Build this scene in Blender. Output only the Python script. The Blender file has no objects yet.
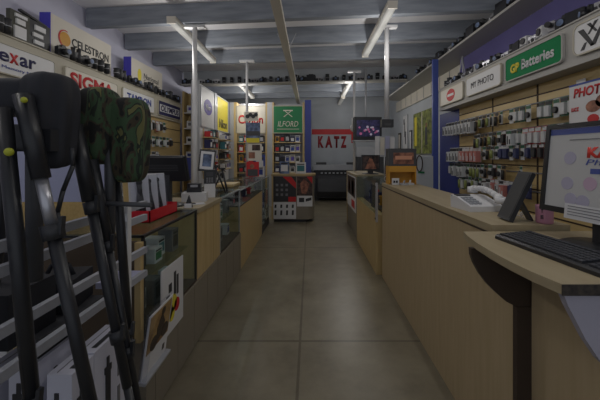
import bpy, bmesh, math, random
from mathutils import Vector, Matrix
random.seed(7)
PI = math.pi
SC = bpy.context.scene
COL = SC.collection
F, HX, HY, EYE = 315.0, 310.0, 155.0, 1.4

# ------------------------------------------------------------------ helpers
def lin(c):
    return tuple(((v / 255.0) / 12.92 if v / 255.0 <= 0.04045 else (((v / 255.0) + 0.055) / 1.055) ** 2.4) for v in c)

MATS = {}
def mat(name, rgb, rough=0.6, metal=0.0, var=0.0, scale=8.0, bump=0.0, rgb2=None, emit=0.0, spec=0.5, stretch=None, emit_rgb=None):
    if name in MATS:
        return MATS[name]
    m = bpy.data.materials.new(name); m.use_nodes = True
    nt = m.node_tree; b = nt.nodes['Principled BSDF']
    c = lin(rgb) + (1,)
    b.inputs['Base Color'].default_value = c
    b.inputs['Roughness'].default_value = rough
    b.inputs['Metallic'].default_value = metal
    b.inputs['Specular IOR Level'].default_value = spec
    if var > 0 or rgb2 or bump > 0:
        tc = nt.nodes.new('ShaderNodeTexCoord')
        mp = nt.nodes.new('ShaderNodeMapping')
        nt.links.new(tc.outputs['Object'], mp.inputs['Vector'])
        if stretch: mp.inputs['Scale'].default_value = stretch
        n = nt.nodes.new('ShaderNodeTexNoise')
        n.inputs['Scale'].default_value = scale; n.inputs['Detail'].default_value = 5
        nt.links.new(mp.outputs['Vector'], n.inputs['Vector'])
        if var > 0 or rgb2:
            r = nt.nodes.new('ShaderNodeValToRGB')
            c2 = lin(rgb2) + (1,) if rgb2 else tuple(max(0, x * (1 - var)) for x in c[:3]) + (1,)
            r.color_ramp.elements[0].color = c2; r.color_ramp.elements[1].color = c
            r.color_ramp.elements[0].position = 0.33; r.color_ramp.elements[1].position = 0.66
            nt.links.new(n.outputs['Fac'], r.inputs['Fac'])
            nt.links.new(r.outputs['Color'], b.inputs['Base Color'])
        if bump > 0:
            bp = nt.nodes.new('ShaderNodeBump'); bp.inputs['Strength'].default_value = bump; bp.inputs['Distance'].default_value = 0.01
            nt.links.new(n.outputs['Fac'], bp.inputs['Height']); nt.links.new(bp.outputs['Normal'], b.inputs['Normal'])
    if emit > 0:
        b.inputs['Emission Color'].default_value = c; b.inputs['Emission Strength'].default_value = emit
    if emit_rgb:
        b.inputs['Emission Color'].default_value = lin(emit_rgb) + (1,)
    MATS[name] = m
    return m

def wood(name, rgb, rgb2, axis='z', rough=0.45, sc=1.0):
    st = {'x': (1.2, 14, 14), 'y': (14, 1.2, 14), 'z': (14, 14, 1.2)}[axis]
    return mat(name, rgb, rough, 0, 0.0, 2.2 * sc, 0.02, rgb2, stretch=st)

class MB:
    def __init__(s): s.bm = bmesh.new()
    def _f(s, vs, m):
        try:
            f = s.bm.faces.new(vs); f.material_index = m; return f
        except ValueError: return None
    def box(s, lo, hi, m=0, M=None):
        x0, y0, z0 = lo; x1, y1, z1 = hi
        c = [(x0,y0,z0),(x1,y0,z0),(x1,y1,z0),(x0,y1,z0),(x0,y0,z1),(x1,y0,z1),(x1,y1,z1),(x0,y1,z1)]
        v = [s.bm.verts.new(M @ Vector(p) if M else p) for p in c]
        for q in ((0,3,2,1),(4,5,6,7),(0,1,5,4),(1,2,6,5),(2,3,7,6),(3,0,4,7)): s._f([v[i] for i in q], m)
        return s
    def bar(s, p0, p1, w, t, m=0, up=(0,0,1)):
        p0, p1 = Vector(p0), Vector(p1); d = (p1 - p0); L = d.length; d.normalize()
        u = Vector(up)
        if abs(d.dot(u)) > 0.98: u = Vector((0,1,0))
        a = d.cross(u).normalized(); b = a.cross(d)
        M = Matrix((a, d, b)).transposed().to_4x4(); M.translation = p0
        return s.box((-w/2, 0, -t/2), (w/2, L, t/2), m, M)
    def tube(s, p0, p1, r0, r1=None, n=12, m=0, cap=True):
        r1 = r0 if r1 is None else r1
        p0, p1 = Vector(p0), Vector(p1); d = (p1 - p0).normalized()
        u = Vector((0,0,1)) if abs(d.z) < 0.95 else Vector((1,0,0))
        a = d.cross(u).normalized(); b = d.cross(a)
        R = []
        for p, r in ((p0, r0), (p1, r1)):
            R.append([s.bm.verts.new(p + a*(r*math.cos(2*PI*i/n)) + b*(r*math.sin(2*PI*i/n))) for i in range(n)])
        for i in range(n):
            f = s._f([R[0][i], R[0][(i+1)%n], R[1][(i+1)%n], R[1][i]], m)
            if f: f.smooth = True
        if cap:
            s._f(R[0][::-1], m); s._f(R[1], m)
        return s
    def path(s, pts, r, n=8, m=0):
        for a, b in zip(pts, pts[1:]): s.tube(a, b, r, r, n, m)
        return s
    def prism(s, pts, vec, m=0):
        vec = Vector(vec)
        a = [s.bm.verts.new(p) for p in pts]; b = [s.bm.verts.new(Vector(p) + vec) for p in pts]
        n = len(pts)
        s._f(a[::-1], m); s._f(b, m)
        for i in range(n): s._f([a[i], a[(i+1)%n], b[(i+1)%n], b[i]], m)
        return s
    def lathe(s, prof, c=(0,0,0), n=20, m=0):
        rings = []
        for r, z in prof:
            rings.append([s.bm.verts.new((c[0]+max(r,1e-5)*math.cos(2*PI*i/n), c[1]+max(r,1e-5)*math.sin(2*PI*i/n), c[2]+z)) for i in range(n)])
        for a, b in zip(rings, rings[1:]):
            for i in range(n):
                f = s._f([a[i], a[(i+1)%n], b[(i+1)%n], b[i]], m)
                if f: f.smooth = True
        return s
    def ball(s, c, r, sz=(1,1,1), m=0, n=12):
        prof = []
        rings = []
        k = n // 2
        for j in range(k+1):
            t = -PI/2 + PI*j/k
            rings.append([s.bm.verts.new((c[0]+r*sz[0]*math.cos(t)*math.cos(2*PI*i/n)+1e-6*i, c[1]+r*sz[1]*math.cos(t)*math.sin(2*PI*i/n), c[2]+r*sz[2]*math.sin(t))) for i in range(n)])
        for a, b in zip(rings, rings[1:]):
            for i in range(n):
                f = s._f([a[i], a[(i+1)%n], b[(i+1)%n], b[i]], m)
                if f: f.smooth = True
        return s
    def bevel(s, off, seg=2):
        bmesh.ops.bevel(s.bm, geom=[e for e in s.bm.edges if e.is_manifold and e.calc_face_angle(0) > 0.5], offset=off, segments=seg, profile=0.5, affect='EDGES', clamp_overlap=True)
        return s
    def xf(s, M):
        bmesh.ops.transform(s.bm, matrix=M, verts=s.bm.verts); return s
    def make(s, name, mats, parent=None, loc=(0,0,0), rz=0, smooth=False):
        bmesh.ops.recalc_face_normals(s.bm, faces=s.bm.faces)
        me = bpy.data.meshes.new(name); s.bm.to_mesh(me); s.bm.free()
        for m in (mats if isinstance(mats, (list, tuple)) else [mats]): me.materials.append(m)
        if smooth:
            for p in me.polygons: p.use_smooth = True
        o = bpy.data.objects.new(name, me); COL.objects.link(o)
        if parent: o.parent = parent
        o.location = loc; o.rotation_euler = (0, 0, rz)
        return o

def tag(o, label, cat, group=None, kind=None):
    o['label'] = label; o['category'] = cat
    if group: o['group'] = group
    if kind: o['kind'] = kind
    return o
def thing(name, label, cat, loc=(0,0,0), rz=0, group=None, rx=0):
    o = bpy.data.objects.new(name, None); COL.objects.link(o)
    o.empty_display_size = 0.05
    o.location = loc; o.rotation_euler = (rx, 0, rz)
    return tag(o, label, cat, group)
def struct(name, mb, m):
    o = mb.make(name, m); o['kind'] = 'structure'; return o
def dup(root, loc, rz, label, group=None, scale=1.0):
    r = root.copy(); COL.objects.link(r); r.location = loc; r.rotation_euler = (0, 0, rz); r.scale = (scale,)*3
    r['label'] = label
    if group: r['group'] = group
    for ch in list(root.children):
        c = ch.copy(); COL.objects.link(c); c.parent = r
        for g in list(ch.children):
            d = g.copy(); COL.objects.link(d); d.parent = c
    return r

ONES = ['', 'first','second','third','fourth','fifth','sixth','seventh','eighth','ninth','tenth','eleventh','twelfth','thirteenth','fourteenth','fifteenth','sixteenth','seventeenth','eighteenth','nineteenth']
TENS = {2: 'twent', 3: 'thirt', 4: 'fort'}
def nth(i):
    if i < 20: return ONES[i]
    t, u = divmod(i, 10)
    return TENS[t] + ('ieth' if u == 0 else 'y-' + ONES[u])

def lettering(parent, s, cx, cz, w, h, m, y=-0.004, bold=0.02, shear=0.0, name='lettering', th=0.002):
    cu = bpy.data.curves.new('tmp', 'FONT'); cu.body = s; cu.size = 1; cu.offset = bold; cu.shear = shear; cu.resolution_u = 3
    to = bpy.data.objects.new('tmp', cu); COL.objects.link(to)
    bpy.context.view_layer.update()
    dg = bpy.context.evaluated_depsgraph_get()
    me = bpy.data.meshes.new_from_object(to.evaluated_get(dg))
    bpy.data.objects.remove(to); bpy.data.curves.remove(cu)
    bm = bmesh.new(); bm.from_mesh(me); bpy.data.meshes.remove(me)
    xs = [v.co.x for v in bm.verts]; ys = [v.co.y for v in bm.verts]
    x0, x1, y0, y1 = min(xs), max(xs), min(ys), max(ys)
    for v in bm.verts:
        v.co = Vector((cx - w/2 + (v.co.x-x0)/(x1-x0)*w, y, cz - h/2 + (v.co.y-y0)/(y1-y0)*h))
    r = bmesh.ops.extrude_face_region(bm, geom=list(bm.faces))
    bmesh.ops.translate(bm, vec=(0, th, 0), verts=[g for g in r['geom'] if isinstance(g, bmesh.types.BMVert)])
    mb = MB(); mb.bm.free(); mb.bm = bm
    return mb.make(name, m, parent)

def round_rect(w, h, r, y, n=5, cx=0, cz=0):
    pts = []
    for (sx, sz, a0) in ((1,1,0),(-1,1,90),(-1,-1,180),(1,-1,270)):
        for i in range(n+1):
            a = math.radians(a0 + 90*i/n)
            pts.append((cx + sx*(w/2-r)+r*math.cos(a), y, cz + sz*(h/2-r)+r*math.sin(a)))
    return pts
def disc_pts(r, y, cx=0, cz=0, n=28, sx=1.0):
    return [(cx+r*sx*math.cos(2*PI*i/n), y, cz+r*math.sin(2*PI*i/n)) for i in range(n)]

# ------------------------------------------------------------------ materials
M_wall = mat('pale lilac wall paint', (196,196,214), 0.8, var=0.05, scale=3)
M_wallr = mat('pale blue grey wall paint', (186,191,197), 0.8, var=0.05, scale=3)
M_ceil = mat('off white ceiling board', (244,243,246), 0.85, var=0.06, scale=2)
M_beam = mat('blue grey painted joist', (146,152,162), 0.7, rgb2=(124,130,140), scale=3, bump=0.05, stretch=(0.6,6,6))
M_purple = mat('purple painted wall', (92,86,142), 0.7, var=0.1, scale=3)
M_blue = mat('deep blue laminate', (54,64,134), 0.5, var=0.05)
M_bluel = mat('brighter blue edge', (76,92,164), 0.5, var=0.05)
M_fascia = mat('putty beige fascia board', (186,180,164), 0.6, var=0.04, scale=2)
M_fasciag = mat('warm grey fascia board', (172,170,166), 0.6, var=0.04, scale=2)
M_white = mat('white laminate', (216,216,218), 0.5, var=0.03, scale=3)
M_offw = mat('ivory light box face', (214,208,196), 0.5, var=0.03, scale=3)
M_lil = mat('pale lilac plastic sheet', (176,178,206), 0.5, var=0.08, scale=4)
M_black = mat('black plastic', (46,47,51), 0.45, var=0.1, scale=20)
M_blacks = mat('satin black metal', (40,41,45), 0.35, 0.0, var=0.1, scale=20)
M_dark = mat('charcoal plastic', (70,71,75), 0.5, var=0.1, scale=10)
M_grey = mat('mid grey plastic', (120,120,124), 0.5, var=0.06)
M_lgrey = mat('light grey metal', (176,178,184), 0.4, 0.2, var=0.05)
M_silver = mat('brushed silver', (190,190,196), 0.3, 0.7, var=0.08, scale=12)
M_red = mat('red print', (196,40,44), 0.55, var=0.05)
M_redp = mat('translucent red plastic', (206,34,48), 0.25, var=0.08)
M_green = mat('green sign face', (8,126,74), 0.6, spec=0.15, var=0.04)
M_dgreen = mat('deep green sign face', (34,120,76), 0.5, var=0.04)
M_yellow = mat('yellow print', (222,206,60), 0.5, var=0.04)
M_orange = mat('amber orange paint', (206,150,50), 0.5, var=0.08)
M_navy = mat('navy ink', (40,40,84), 0.6)
M_inkb = mat('blue ink', (56,74,150), 0.6)
M_ink = mat('near black ink', (52,52,56), 0.6)
M_violet = mat('violet blue light box end', (76,70,190), 0.5, var=0.05)
M_purp = mat('purple oval ink', (92,78,170), 0.6)
M_pink = mat('pink glazed ceramic', (204,146,170), 0.25)
M_tan = wood('pale maple laminate', (198,174,124), (186,160,110), 'z')
M_tany = wood('pale maple laminate lengthwise', (172,158,128), (164,148,118), 'y')
M_tanx = wood('pale maple laminate crosswise', (186,164,118), (176,152,106), 'x')
M_front = wood('tan laminate front', (186,166,132), (177,157,122), 'z', 0.5)
M_slat = wood('maple slatwall board', (206,182,130), (196,170,118), 'y')
M_slot = mat('dark slot', (62,46,34), 0.7)
M_dbrown = mat('dark brown laminate and shade', (66,54,45), 0.55, var=0.1)  # also gives the kiosk gusset and post their painted shade
M_base = mat('grey brown kick panel', (134,126,112), 0.5, var=0.05, scale=3)
M_chip = mat('worn particle board edge', (74,66,58), 0.9, rgb2=(44,40,38), scale=60)
M_paper = mat('white paper', (214,214,216), 0.7, var=0.03)
M_skin = mat('photo print warm', (176,120,96), 0.6, rgb2=(84,50,44), scale=14)
M_photo = mat('photo print green', (150,160,80), 0.6, rgb2=(70,74,48), scale=9)
M_photob = mat('photo print blue', (120,140,178), 0.6, rgb2=(50,60,84), scale=12)
M_photod = mat('photo print dark', (90,70,66), 0.6, rgb2=(28,26,30), scale=16)
M_yg = mat('yellow knob', (176,180,50), 0.5)
M_bag = mat('black nylon cover', (42,43,50), 0.75, var=0.3, scale=9, bump=0.25)
M_card1 = mat('pale green card', (150,176,150), 0.6)
M_teal = mat('teal print', (60,120,130), 0.6)

def camo():
    m = bpy.data.materials.new('woodland camouflage cloth'); m.use_nodes = True
    nt = m.node_tree; b = nt.nodes['Principled BSDF']; b.inputs['Roughness'].default_value = 0.85
    tc = nt.nodes.new('ShaderNodeTexCoord'); mp = nt.nodes.new('ShaderNodeMapping'); mp.inputs['Scale'].default_value = (1.6, 1.6, 0.75)
    n = nt.nodes.new('ShaderNodeTexNoise'); n.inputs['Scale'].default_value = 11; n.inputs['Detail'].default_value = 2.5; n.inputs['Distortion'].default_value = 1.2
    r = nt.nodes.new('ShaderNodeValToRGB'); r.color_ramp.interpolation = 'CONSTANT'
    e = r.color_ramp.elements
    e[0].position = 0; e[0].color = lin((26,26,24)) + (1,)
    e[1].position = 0.40; e[1].color = lin((62,54,40)) + (1,)
    for p, c in ((0.46, (58,80,54)), (0.56, (36,44,34)), (0.625, (104,102,62))):
        x = e.new(p); x.color = lin(c) + (1,)
    nt.links.new(tc.outputs['Object'], mp.inputs['Vector']); nt.links.new(mp.outputs['Vector'], n.inputs['Vector'])
    nt.links.new(n.outputs['Fac'], r.inputs['Fac']); nt.links.new(r.outputs['Color'], b.inputs['Base Color'])
    return m
M_camo = camo()

def glass_mat(name, tint=(0.9, 0.95, 0.94), refl=0.10):
    m = bpy.data.materials.new(name); m.use_nodes = True
    nt = m.node_tree; nt.nodes.clear()
    o = nt.nodes.new('ShaderNodeOutputMaterial'); mx = nt.nodes.new('ShaderNodeMixShader')
    t = nt.nodes.new('ShaderNodeBsdfTransparent'); t.inputs['Color'].default_value = tint + (1,)
    g = nt.nodes.new('ShaderNodeBsdfGlossy'); g.inputs['Roughness'].default_value = 0.06
    lw = nt.nodes.new('ShaderNodeLayerWeight'); lw.inputs['Blend'].default_value = 0.5
    pw = nt.nodes.new('ShaderNodeMath'); pw.operation = 'POWER'; pw.inputs[1].default_value = 4.0
    ma = nt.nodes.new('ShaderNodeMath'); ma.operation = 'MULTIPLY_ADD'; ma.inputs[1].default_value = refl*4; ma.inputs[2].default_value = 0.025
    nt.links.new(lw.outputs['Facing'], pw.inputs[0]); nt.links.new(pw.outputs[0], ma.inputs[0]); nt.links.new(ma.outputs[0], mx.inputs['Fac'])
    nt.links.new(t.outputs['BSDF'], mx.inputs[1]); nt.links.new(g.outputs['BSDF'], mx.inputs[2])
    nt.links.new(mx.outputs['Shader'], o.inputs['Surface'])
    return m
M_glass = glass_mat('clear display glass')
M_clear = glass_mat('clear blister plastic', (0.93, 0.94, 0.97))

def floor_mat():
    m = bpy.data.materials.new('sealed beige floor slabs'); m.use_nodes = True
    nt = m.node_tree; b = nt.nodes['Principled BSDF']
    b.inputs['Roughness'].default_value = 0.33
    tc = nt.nodes.new('ShaderNodeTexCoord')
    n = nt.nodes.new('ShaderNodeTexNoise'); n.inputs['Scale'].default_value = 2.6; n.inputs['Detail'].default_value = 8; n.inputs['Roughness'].default_value = 0.65
    nt.links.new(tc.outputs['Object'], n.inputs['Vector'])
    r = nt.nodes.new('ShaderNodeValToRGB')
    r.color_ramp.elements[0].position = 0.3; r.color_ramp.elements[0].color = lin((112,104,87)) + (1,)
    r.color_ramp.elements[1].position = 0.7; r.color_ramp.elements[1].color = lin((142,134,114)) + (1,)
    nt.links.new(n.outputs['Fac'], r.inputs['Fac'])
    sep = nt.nodes.new('ShaderNodeSeparateXYZ'); nt.links.new(tc.outputs['Object'], sep.inputs[0])
    def seam(out, off, period, wid):
        a = nt.nodes.new('ShaderNodeMath'); a.operation = 'SUBTRACT'; a.inputs[1].default_value = off; nt.links.new(sep.outputs[out], a.inputs[0])
        p = nt.nodes.new('ShaderNodeMath'); p.operation = 'PINGPONG'; p.inputs[1].default_value = period/2; nt.links.new(a.outputs[0], p.inputs[0])
        l = nt.nodes.new('ShaderNodeMath'); l.operation = 'LESS_THAN'; l.inputs[1].default_value = wid; nt.links.new(p.outputs[0], l.inputs[0])
        return l
    s1 = seam('X', -0.075, 2.4, 0.009); s2 = seam('Y', 2.37, 2.4, 0.012)
    mx = nt.nodes.new('ShaderNodeMath'); mx.operation = 'MAXIMUM'; nt.links.new(s1.outputs[0], mx.inputs[0]); nt.links.new(s2.outputs[0], mx.inputs[1])
    hf = nt.nodes.new('ShaderNodeMath'); hf.operation = 'MULTIPLY'; hf.inputs[1].default_value = 0.55; nt.links.new(mx.outputs[0], hf.inputs[0])
    mc = nt.nodes.new('ShaderNodeMix'); mc.data_type = 'RGBA'
    nt.links.new(hf.outputs[0], mc.inputs['Factor']); nt.links.new(r.outputs['Color'], mc.inputs['A']); mc.inputs['B'].default_value = lin((70,60,48)) + (1,)
    nt.links.new(mc.outputs['Result'], b.inputs['Base Color'])
    n2 = nt.nodes.new('ShaderNodeTexNoise'); n2.inputs['Scale'].default_value = 30; nt.links.new(tc.outputs['Object'], n2.inputs['Vector'])
    bp = nt.nodes.new('ShaderNodeBump'); bp.inputs['Strength'].default_value = 0.06; bp.inputs['Distance'].default_value = 0.01
    nt.links.new(n2.outputs['Fac'], bp.inputs['Height']); nt.links.new(bp.outputs['Normal'], b.inputs['Normal'])
    return m

# ------------------------------------------------------------------ camera
cam = bpy.data.cameras.new('camera'); co = bpy.data.objects.new('camera', cam); COL.objects.link(co)
co.location = (0, 0, EYE); co.rotation_euler = (PI/2, 0, 0)
cam.sensor_width = 36; cam.lens = 36*F/600; cam.shift_x = -(HX-300)/600; cam.shift_y = -(200-HY)/600
cam.clip_start = 0.02
SC.camera = co

# ------------------------------------------------------------------ shell
SK = -0.096          # cross members run slightly askew
XL, XR, YF, ZC = -3.0, 2.67, 10.4, 3.35
struct('floor', MB().box((XL, -0.8, -0.1), (XR, YF+0.4, 0)), floor_mat())
struct('ceiling', MB().box((XL, -0.8, ZC), (XR, YF+0.4, ZC+0.1)), M_ceil)
struct('wall_left', MB().box((XL-0.1, -0.8, 0), (XL, YF+0.4, ZC)), M_wall)
struct('wall_right', MB().box((XR, -0.8, 0), (XR+0.1, YF+0.4, ZC)), M_wallr)
struct('wall_far', MB().box((XL, YF, 0), (XR, YF+0.1, ZC)), M_wallr)
def askew(mb, y0):
    M = Matrix.Rotation(math.atan(SK), 4, 'Z'); M.translation = (0, y0, 0); return mb.xf(M)
for y0 in (3.89, 4.76, 5.67, 7.5, 8.4, 9.3):
    struct('ceiling_beam', askew(MB().box((XL+0.02, 0, 3.1), (XR-0.02, 0.09, ZC-0.002)), y0), M_beam)
struct('wall_bulkhead', askew(MB().box((XL+0.02, 0, 3.02), (XR-0.02, 0.05, ZC-0.002)), 7.1), M_wallr)
# purple painted band behind the cameras on the right fascia
struct('wall_panel', MB().box((2.5, 0.8, 2.2), (2.6, 5.25, 2.985)), M_purple)
# long shelf under the joists (right) and the cross shelf
o = MB().box((2.15, 0.8, 2.985), (2.66, 9.2, 3.015)).make('wall_shelf', M_fasciag)
tag(o, 'long grey shelf high along the right wall above the purple band', 'shelf')
o = askew(MB().box((XL+0.03, 0, 2.99), (2.1, 0.22, 3.015)), 6.87).make('ceiling_shelf', M_fasciag)
tag(o, 'narrow shelf crossing the whole room under the ceiling joists', 'shelf')
o = MB().box((2.62, 5.3, 2.7), (2.668, 9.6, 2.98))
for k_ in range(9): o.box((2.616, 5.45+k_*0.45, 2.72), (2.621, 5.47+k_*0.45, 2.97), 1)
struct('trim_1', o, [M_offw, M_grey])
# white trunking under the joists with its wire stays
t = thing('cable_trunking', 'white cable trunking running lengthwise under the middle of the joists', 'trunking', (-0.345, 3.0, 2.92))
MB().box((-0.05, 0, 0), (0.05, 6.8, 0.062)).make('channel', M_offw, t)
for s in (-1, 1):
    MB().path([(0, 1.7, 0.01), (0.14*s, 1.66, 0.28)], 0.006).make('stay_wire', M_lgrey, t)
    MB().path([(0, 3.75, 0.01), (0.14*s, 3.7, 0.28)], 0.006).make('stay_wire', M_lgrey, t)

# ------------------------------------------------------------------ lamps
M_tube = mat('fluorescent diffuser glow', (110,110,108), 0.6, emit=0.55, emit_rgb=(255,252,244))
def lamp(x, y0, y1, label, power=22):
    t = thing('ceiling_lamp', label, 'lamp', (x, y0, 3.02), 0, 'fluorescent battens under the joists')
    L = y1 - y0
    MB().box((-0.055, 0, 0.035), (0.055, L, 0.078)).bevel(0.006, 1).make('housing', M_offw, t)
    MB().prism([(-0.05, 0.02, 0.034), (0.05, 0.02, 0.034), (0.048, 0.02, 0.008), (0.03, 0.02, -0.006), (-0.03, 0.02, -0.006), (-0.048, 0.02, 0.008)], (0, L-0.04, 0)).make('diffuser', M_tube, t)
    for y in (0.0, L-0.02): MB().box((-0.052, y, -0.008), (0.052, y+0.02, 0.036)).make('end_cap', M_offw, t)
    for f in (0.15, 0.5, 0.85):
        li = bpy.data.lights.new('batten light', 'POINT'); li.shadow_soft_size = 0.02
        li.energy = power; li.color = (1, 0.97, 0.92)
        lo = bpy.data.objects.new('batten_light', li); COL.objects.link(lo); lo.parent = t; lo.location = (0, L*f, -0.24)
    return t
lamp(-1.7, 3.85, 5.53, 'nearer fluorescent batten over the left counter, beside the white pole')
lamp(0.91, 3.46, 5.2, 'nearer fluorescent batten over the right counter')
lamp(-1.64, 7.35, 9.0, 'farther fluorescent batten over the left side, beyond the cross shelf', 34)
lamp(0.92, 7.0, 8.7, 'farther fluorescent batten over the right side, beyond the cross shelf', 34)
lamp(0.95, 9.0, 10.2, 'farthest fluorescent batten on the right, close to the far wall', 1.2)
lamp(-1.7, 0.4, 2.1, 'fluorescent batten overhead on the left, nearest the shop entrance')
lamp(0.91, 0.3, 2.0, 'fluorescent batten overhead on the right, nearest the shop entrance')

# added area light behind the camera, standing in for daylight from outside
li = bpy.data.lights.new('added front light', 'AREA'); li.shape = 'RECTANGLE'; li.size = 4.6; li.size_y = 2.4; li.energy = 38; li.color = (0.86, 0.91, 1.0)
lo = bpy.data.objects.new('added_front_light', li); COL.objects.link(lo); lo.location = (0, -1.2, 1.7); lo.rotation_euler = (PI/2, 0, 0)
w = bpy.data.worlds.new('world'); SC.world = w; w.use_nodes = True
w.node_tree.nodes['Background'].inputs[0].default_value = (0.85, 0.9, 1.0, 1)
w.node_tree.nodes['Background'].inputs[1].default_value = 0.8

# poles
def pole(name, label, x, y, z0, z1, r=0.03):
    t = thing(name, label, 'pole', (x, y, z0))
    MB().tube((0, 0, 0), (0, 0, z1-z0-0.03), r, n=16).make('shaft', M_white, t)
    MB().box((-0.13, -0.04, z1-z0-0.03), (0.13, 0.04, z1-z0)).bevel(0.005, 1).make('top_bracket', M_white, t)
    return t
pole('ceiling_pole', 'white round pole rising to the joists behind the left counter', -1.5, 4.1, 0.0, 3.08)
pole('ceiling_pole', 'white pole hung from the joists above the right counter, ending at a black box', 1.0, 4.1, 1.86, 3.08)
pole('ceiling_pole', 'thin white pole beside the television, reaching down to the right counter', 0.885, 6.3, 1.075, 3.08, 0.024)
pole('ceiling_pole', 'thin white pole rising from the poster stand on the left counter', -1.12, 5.6, 1.0, 3.08, 0.024)

# ------------------------------------------------------------------ LEFT WALL: fascia, signs, light boxes
L90, R90 = PI/2, -PI/2
t = thing('sign_fascia', 'putty beige fascia board carrying the signs along the left wall', 'fascia', (-2.71, 1.9, 2.07))
MB().box((-0.25, 0, 0), (0, 4.74, 0.397)).bevel(0.004, 1).make('board', M_fascia, t)
MB().box((-0.02, 0, 0.39), (0.012, 4.74, 0.404)).make('top_lip', M_fascia, t)
def sign(name, label, loc, rz, w, h, face, frame, fw=0.012, depth=0.02, rad=0.03, group=None):
    t = thing(name, label, 'sign', loc, rz, group)
    b = MB(); b.prism(round_rect(w, h, rad, 0, cz=h/2), (0, depth, 0)); b.make('face', face, t)
    b = MB()
    # frame as a ring
    o_ = round_rect(w+2*fw, h+2*fw, rad+fw, -0.006, cz=h/2); i_ = round_rect(w, h, rad, -0.006, cz=h/2)
    n = len(o_)
    vo = [b.bm.verts.new(p) for p in o_]; vi = [b.bm.verts.new(p) for p in i_]
    vob = [b.bm.verts.new((p[0], depth, p[2])) for p in o_]; vib = [b.bm.verts.new((p[0], depth, p[2])) for p in i_]
    for k in range(n):
        j = (k+1) % n
        b._f([vo[k], vo[j], vi[j], vi[k]], 0); b._f([vo[k], vo[j], vob[j], vob[k]], 0); b._f([vi[k], vi[j], vib[j], vib[k]], 0)
    b.make('frame', frame, t)
    return t
FX = -2.69
s = sign('shop_sign', 'white sign with navy lettering and a red x, nearest on the left fascia', (FX, 2.84, 2.125), L90, 0.95, 0.25, M_white, M_fascia)
lettering(s, 'Le', -0.125, 0.16, 0.2, 0.12, M_navy); lettering(s, 'x', 0.022, 0.145, 0.09, 0.09, M_red, name='red_letter'); lettering(s, 'ar', 0.165, 0.145, 0.175, 0.09, M_navy)
lettering(s, 'The Memory Makers', 0.06, 0.05, 0.56, 0.035, M_inkb, bold=0)
s = sign('shop_sign', 'ivory sign with large red capitals on the left fascia', (FX, 3.93, 2.125), L90, 0.93, 0.25, M_offw, M_fascia)
lettering(s, 'SIGMA', -0.01, 0.135, 0.78, 0.165, M_red, bold=0.035)
s = sign('shop_sign', 'white sign with blue capitals on the left fascia, behind the camouflage cover', (FX, 4.98, 2.125), L90, 0.9, 0.25, M_white, M_fascia)
lettering(s, 'TAMRON', 0.0, 0.145, 0.7, 0.11, M_inkb, bold=0.035)
s = sign('shop_sign', 'navy bordered sign with dark capitals, farthest on the left fascia', (FX, 6.06, 2.125), L90, 0.92, 0.25, M_white, M_fascia)
b = MB()
b.box((-0.46, -0.003, 0.195), (0.46, 0.0, 0.25)); b.box((-0.46, -0.003, 0.0), (0.46, 0.0, 0.06)); b.box((-0.46, -0.003, 0.06), (-0.42, 0, 0.2)); b.box((0.42, -0.003, 0.06), (0.46, 0, 0.2))
b.make('navy_border', M_navy, s)
lettering(s, 'OLYMPUS', 0.0, 0.128, 0.76, 0.11, M_navy, bold=0.03, shear=0.1)
# standing light boxes above the fascia
def lbox(label, y0, y1):
    t = thing('light_box', label, 'light box', (-2.76, y0, 2.475), L90)
    L = y1 - y0
    MB().box((0, 0, 0), (L, 0.11, 0.44)).bevel(0.004, 1).make('cabinet', M_offw, t)
    MB().box((-0.006, -0.003, 0), (0.0, 0.113, 0.443)).make('end_panel', M_violet, t)
    return t
t = lbox('ivory light box with orange planet emblem and dark capitals above the left fascia', 3.35, 4.37)
b = MB(); b.prism(disc_pts(0.078, -0.003, 0.2, 0.23), (0, 0.003, 0)); b.make('planet_emblem', M_orange, t)
b = MB(); b.prism([(0.2+0.1*math.cos(a)*1.0, -0.005, 0.23+0.1*math.sin(a)) for a in [math.radians(x) for x in range(70, 251, 12)]] + [(0.2+0.082*math.cos(a), -0.005, 0.23+0.09*math.sin(a)) for a in [math.radians(x) for x in range(250, 69, -12)]], (0, 0.002, 0)); b.make('ring_emblem', M_red, t)
lettering(t, 'CELESTRON', 0.63, 0.235, 0.66, 0.1, M_ink, bold=0.015)
t = lbox('ivory light box with yellow emblem and dark script, farther along above the left fascia', 4.86, 5.88)
b = MB(); b.prism(disc_pts(0.1, -0.003, 0.24, 0.22, sx=0.55), (0, 0.003, 0)); b.make('emblem', M_yellow, t)
lettering(t, 'National', 0.62, 0.24, 0.5, 0.09, M_ink, bold=0); lettering(t, 'Geographic', 0.64, 0.14, 0.54, 0.09, M_ink, bold=0)

# slatwall back of the left wall
t = thing('slatwall_panel', 'tan maple panel under the left fascia', 'wall panel', (-2.74, 2.2, 0.0), L90)
b = MB(); b.box((0, 0, 0), (4.44, 0.04, 2.065)); b.make('board', M_slat, t)
b = MB()
for z in (1.09, 1.37, 1.65, 1.9): b.box((0, -0.004, z), (4.44, 0.0, z+0.014))
b.make('slot', M_slot, t)
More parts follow.
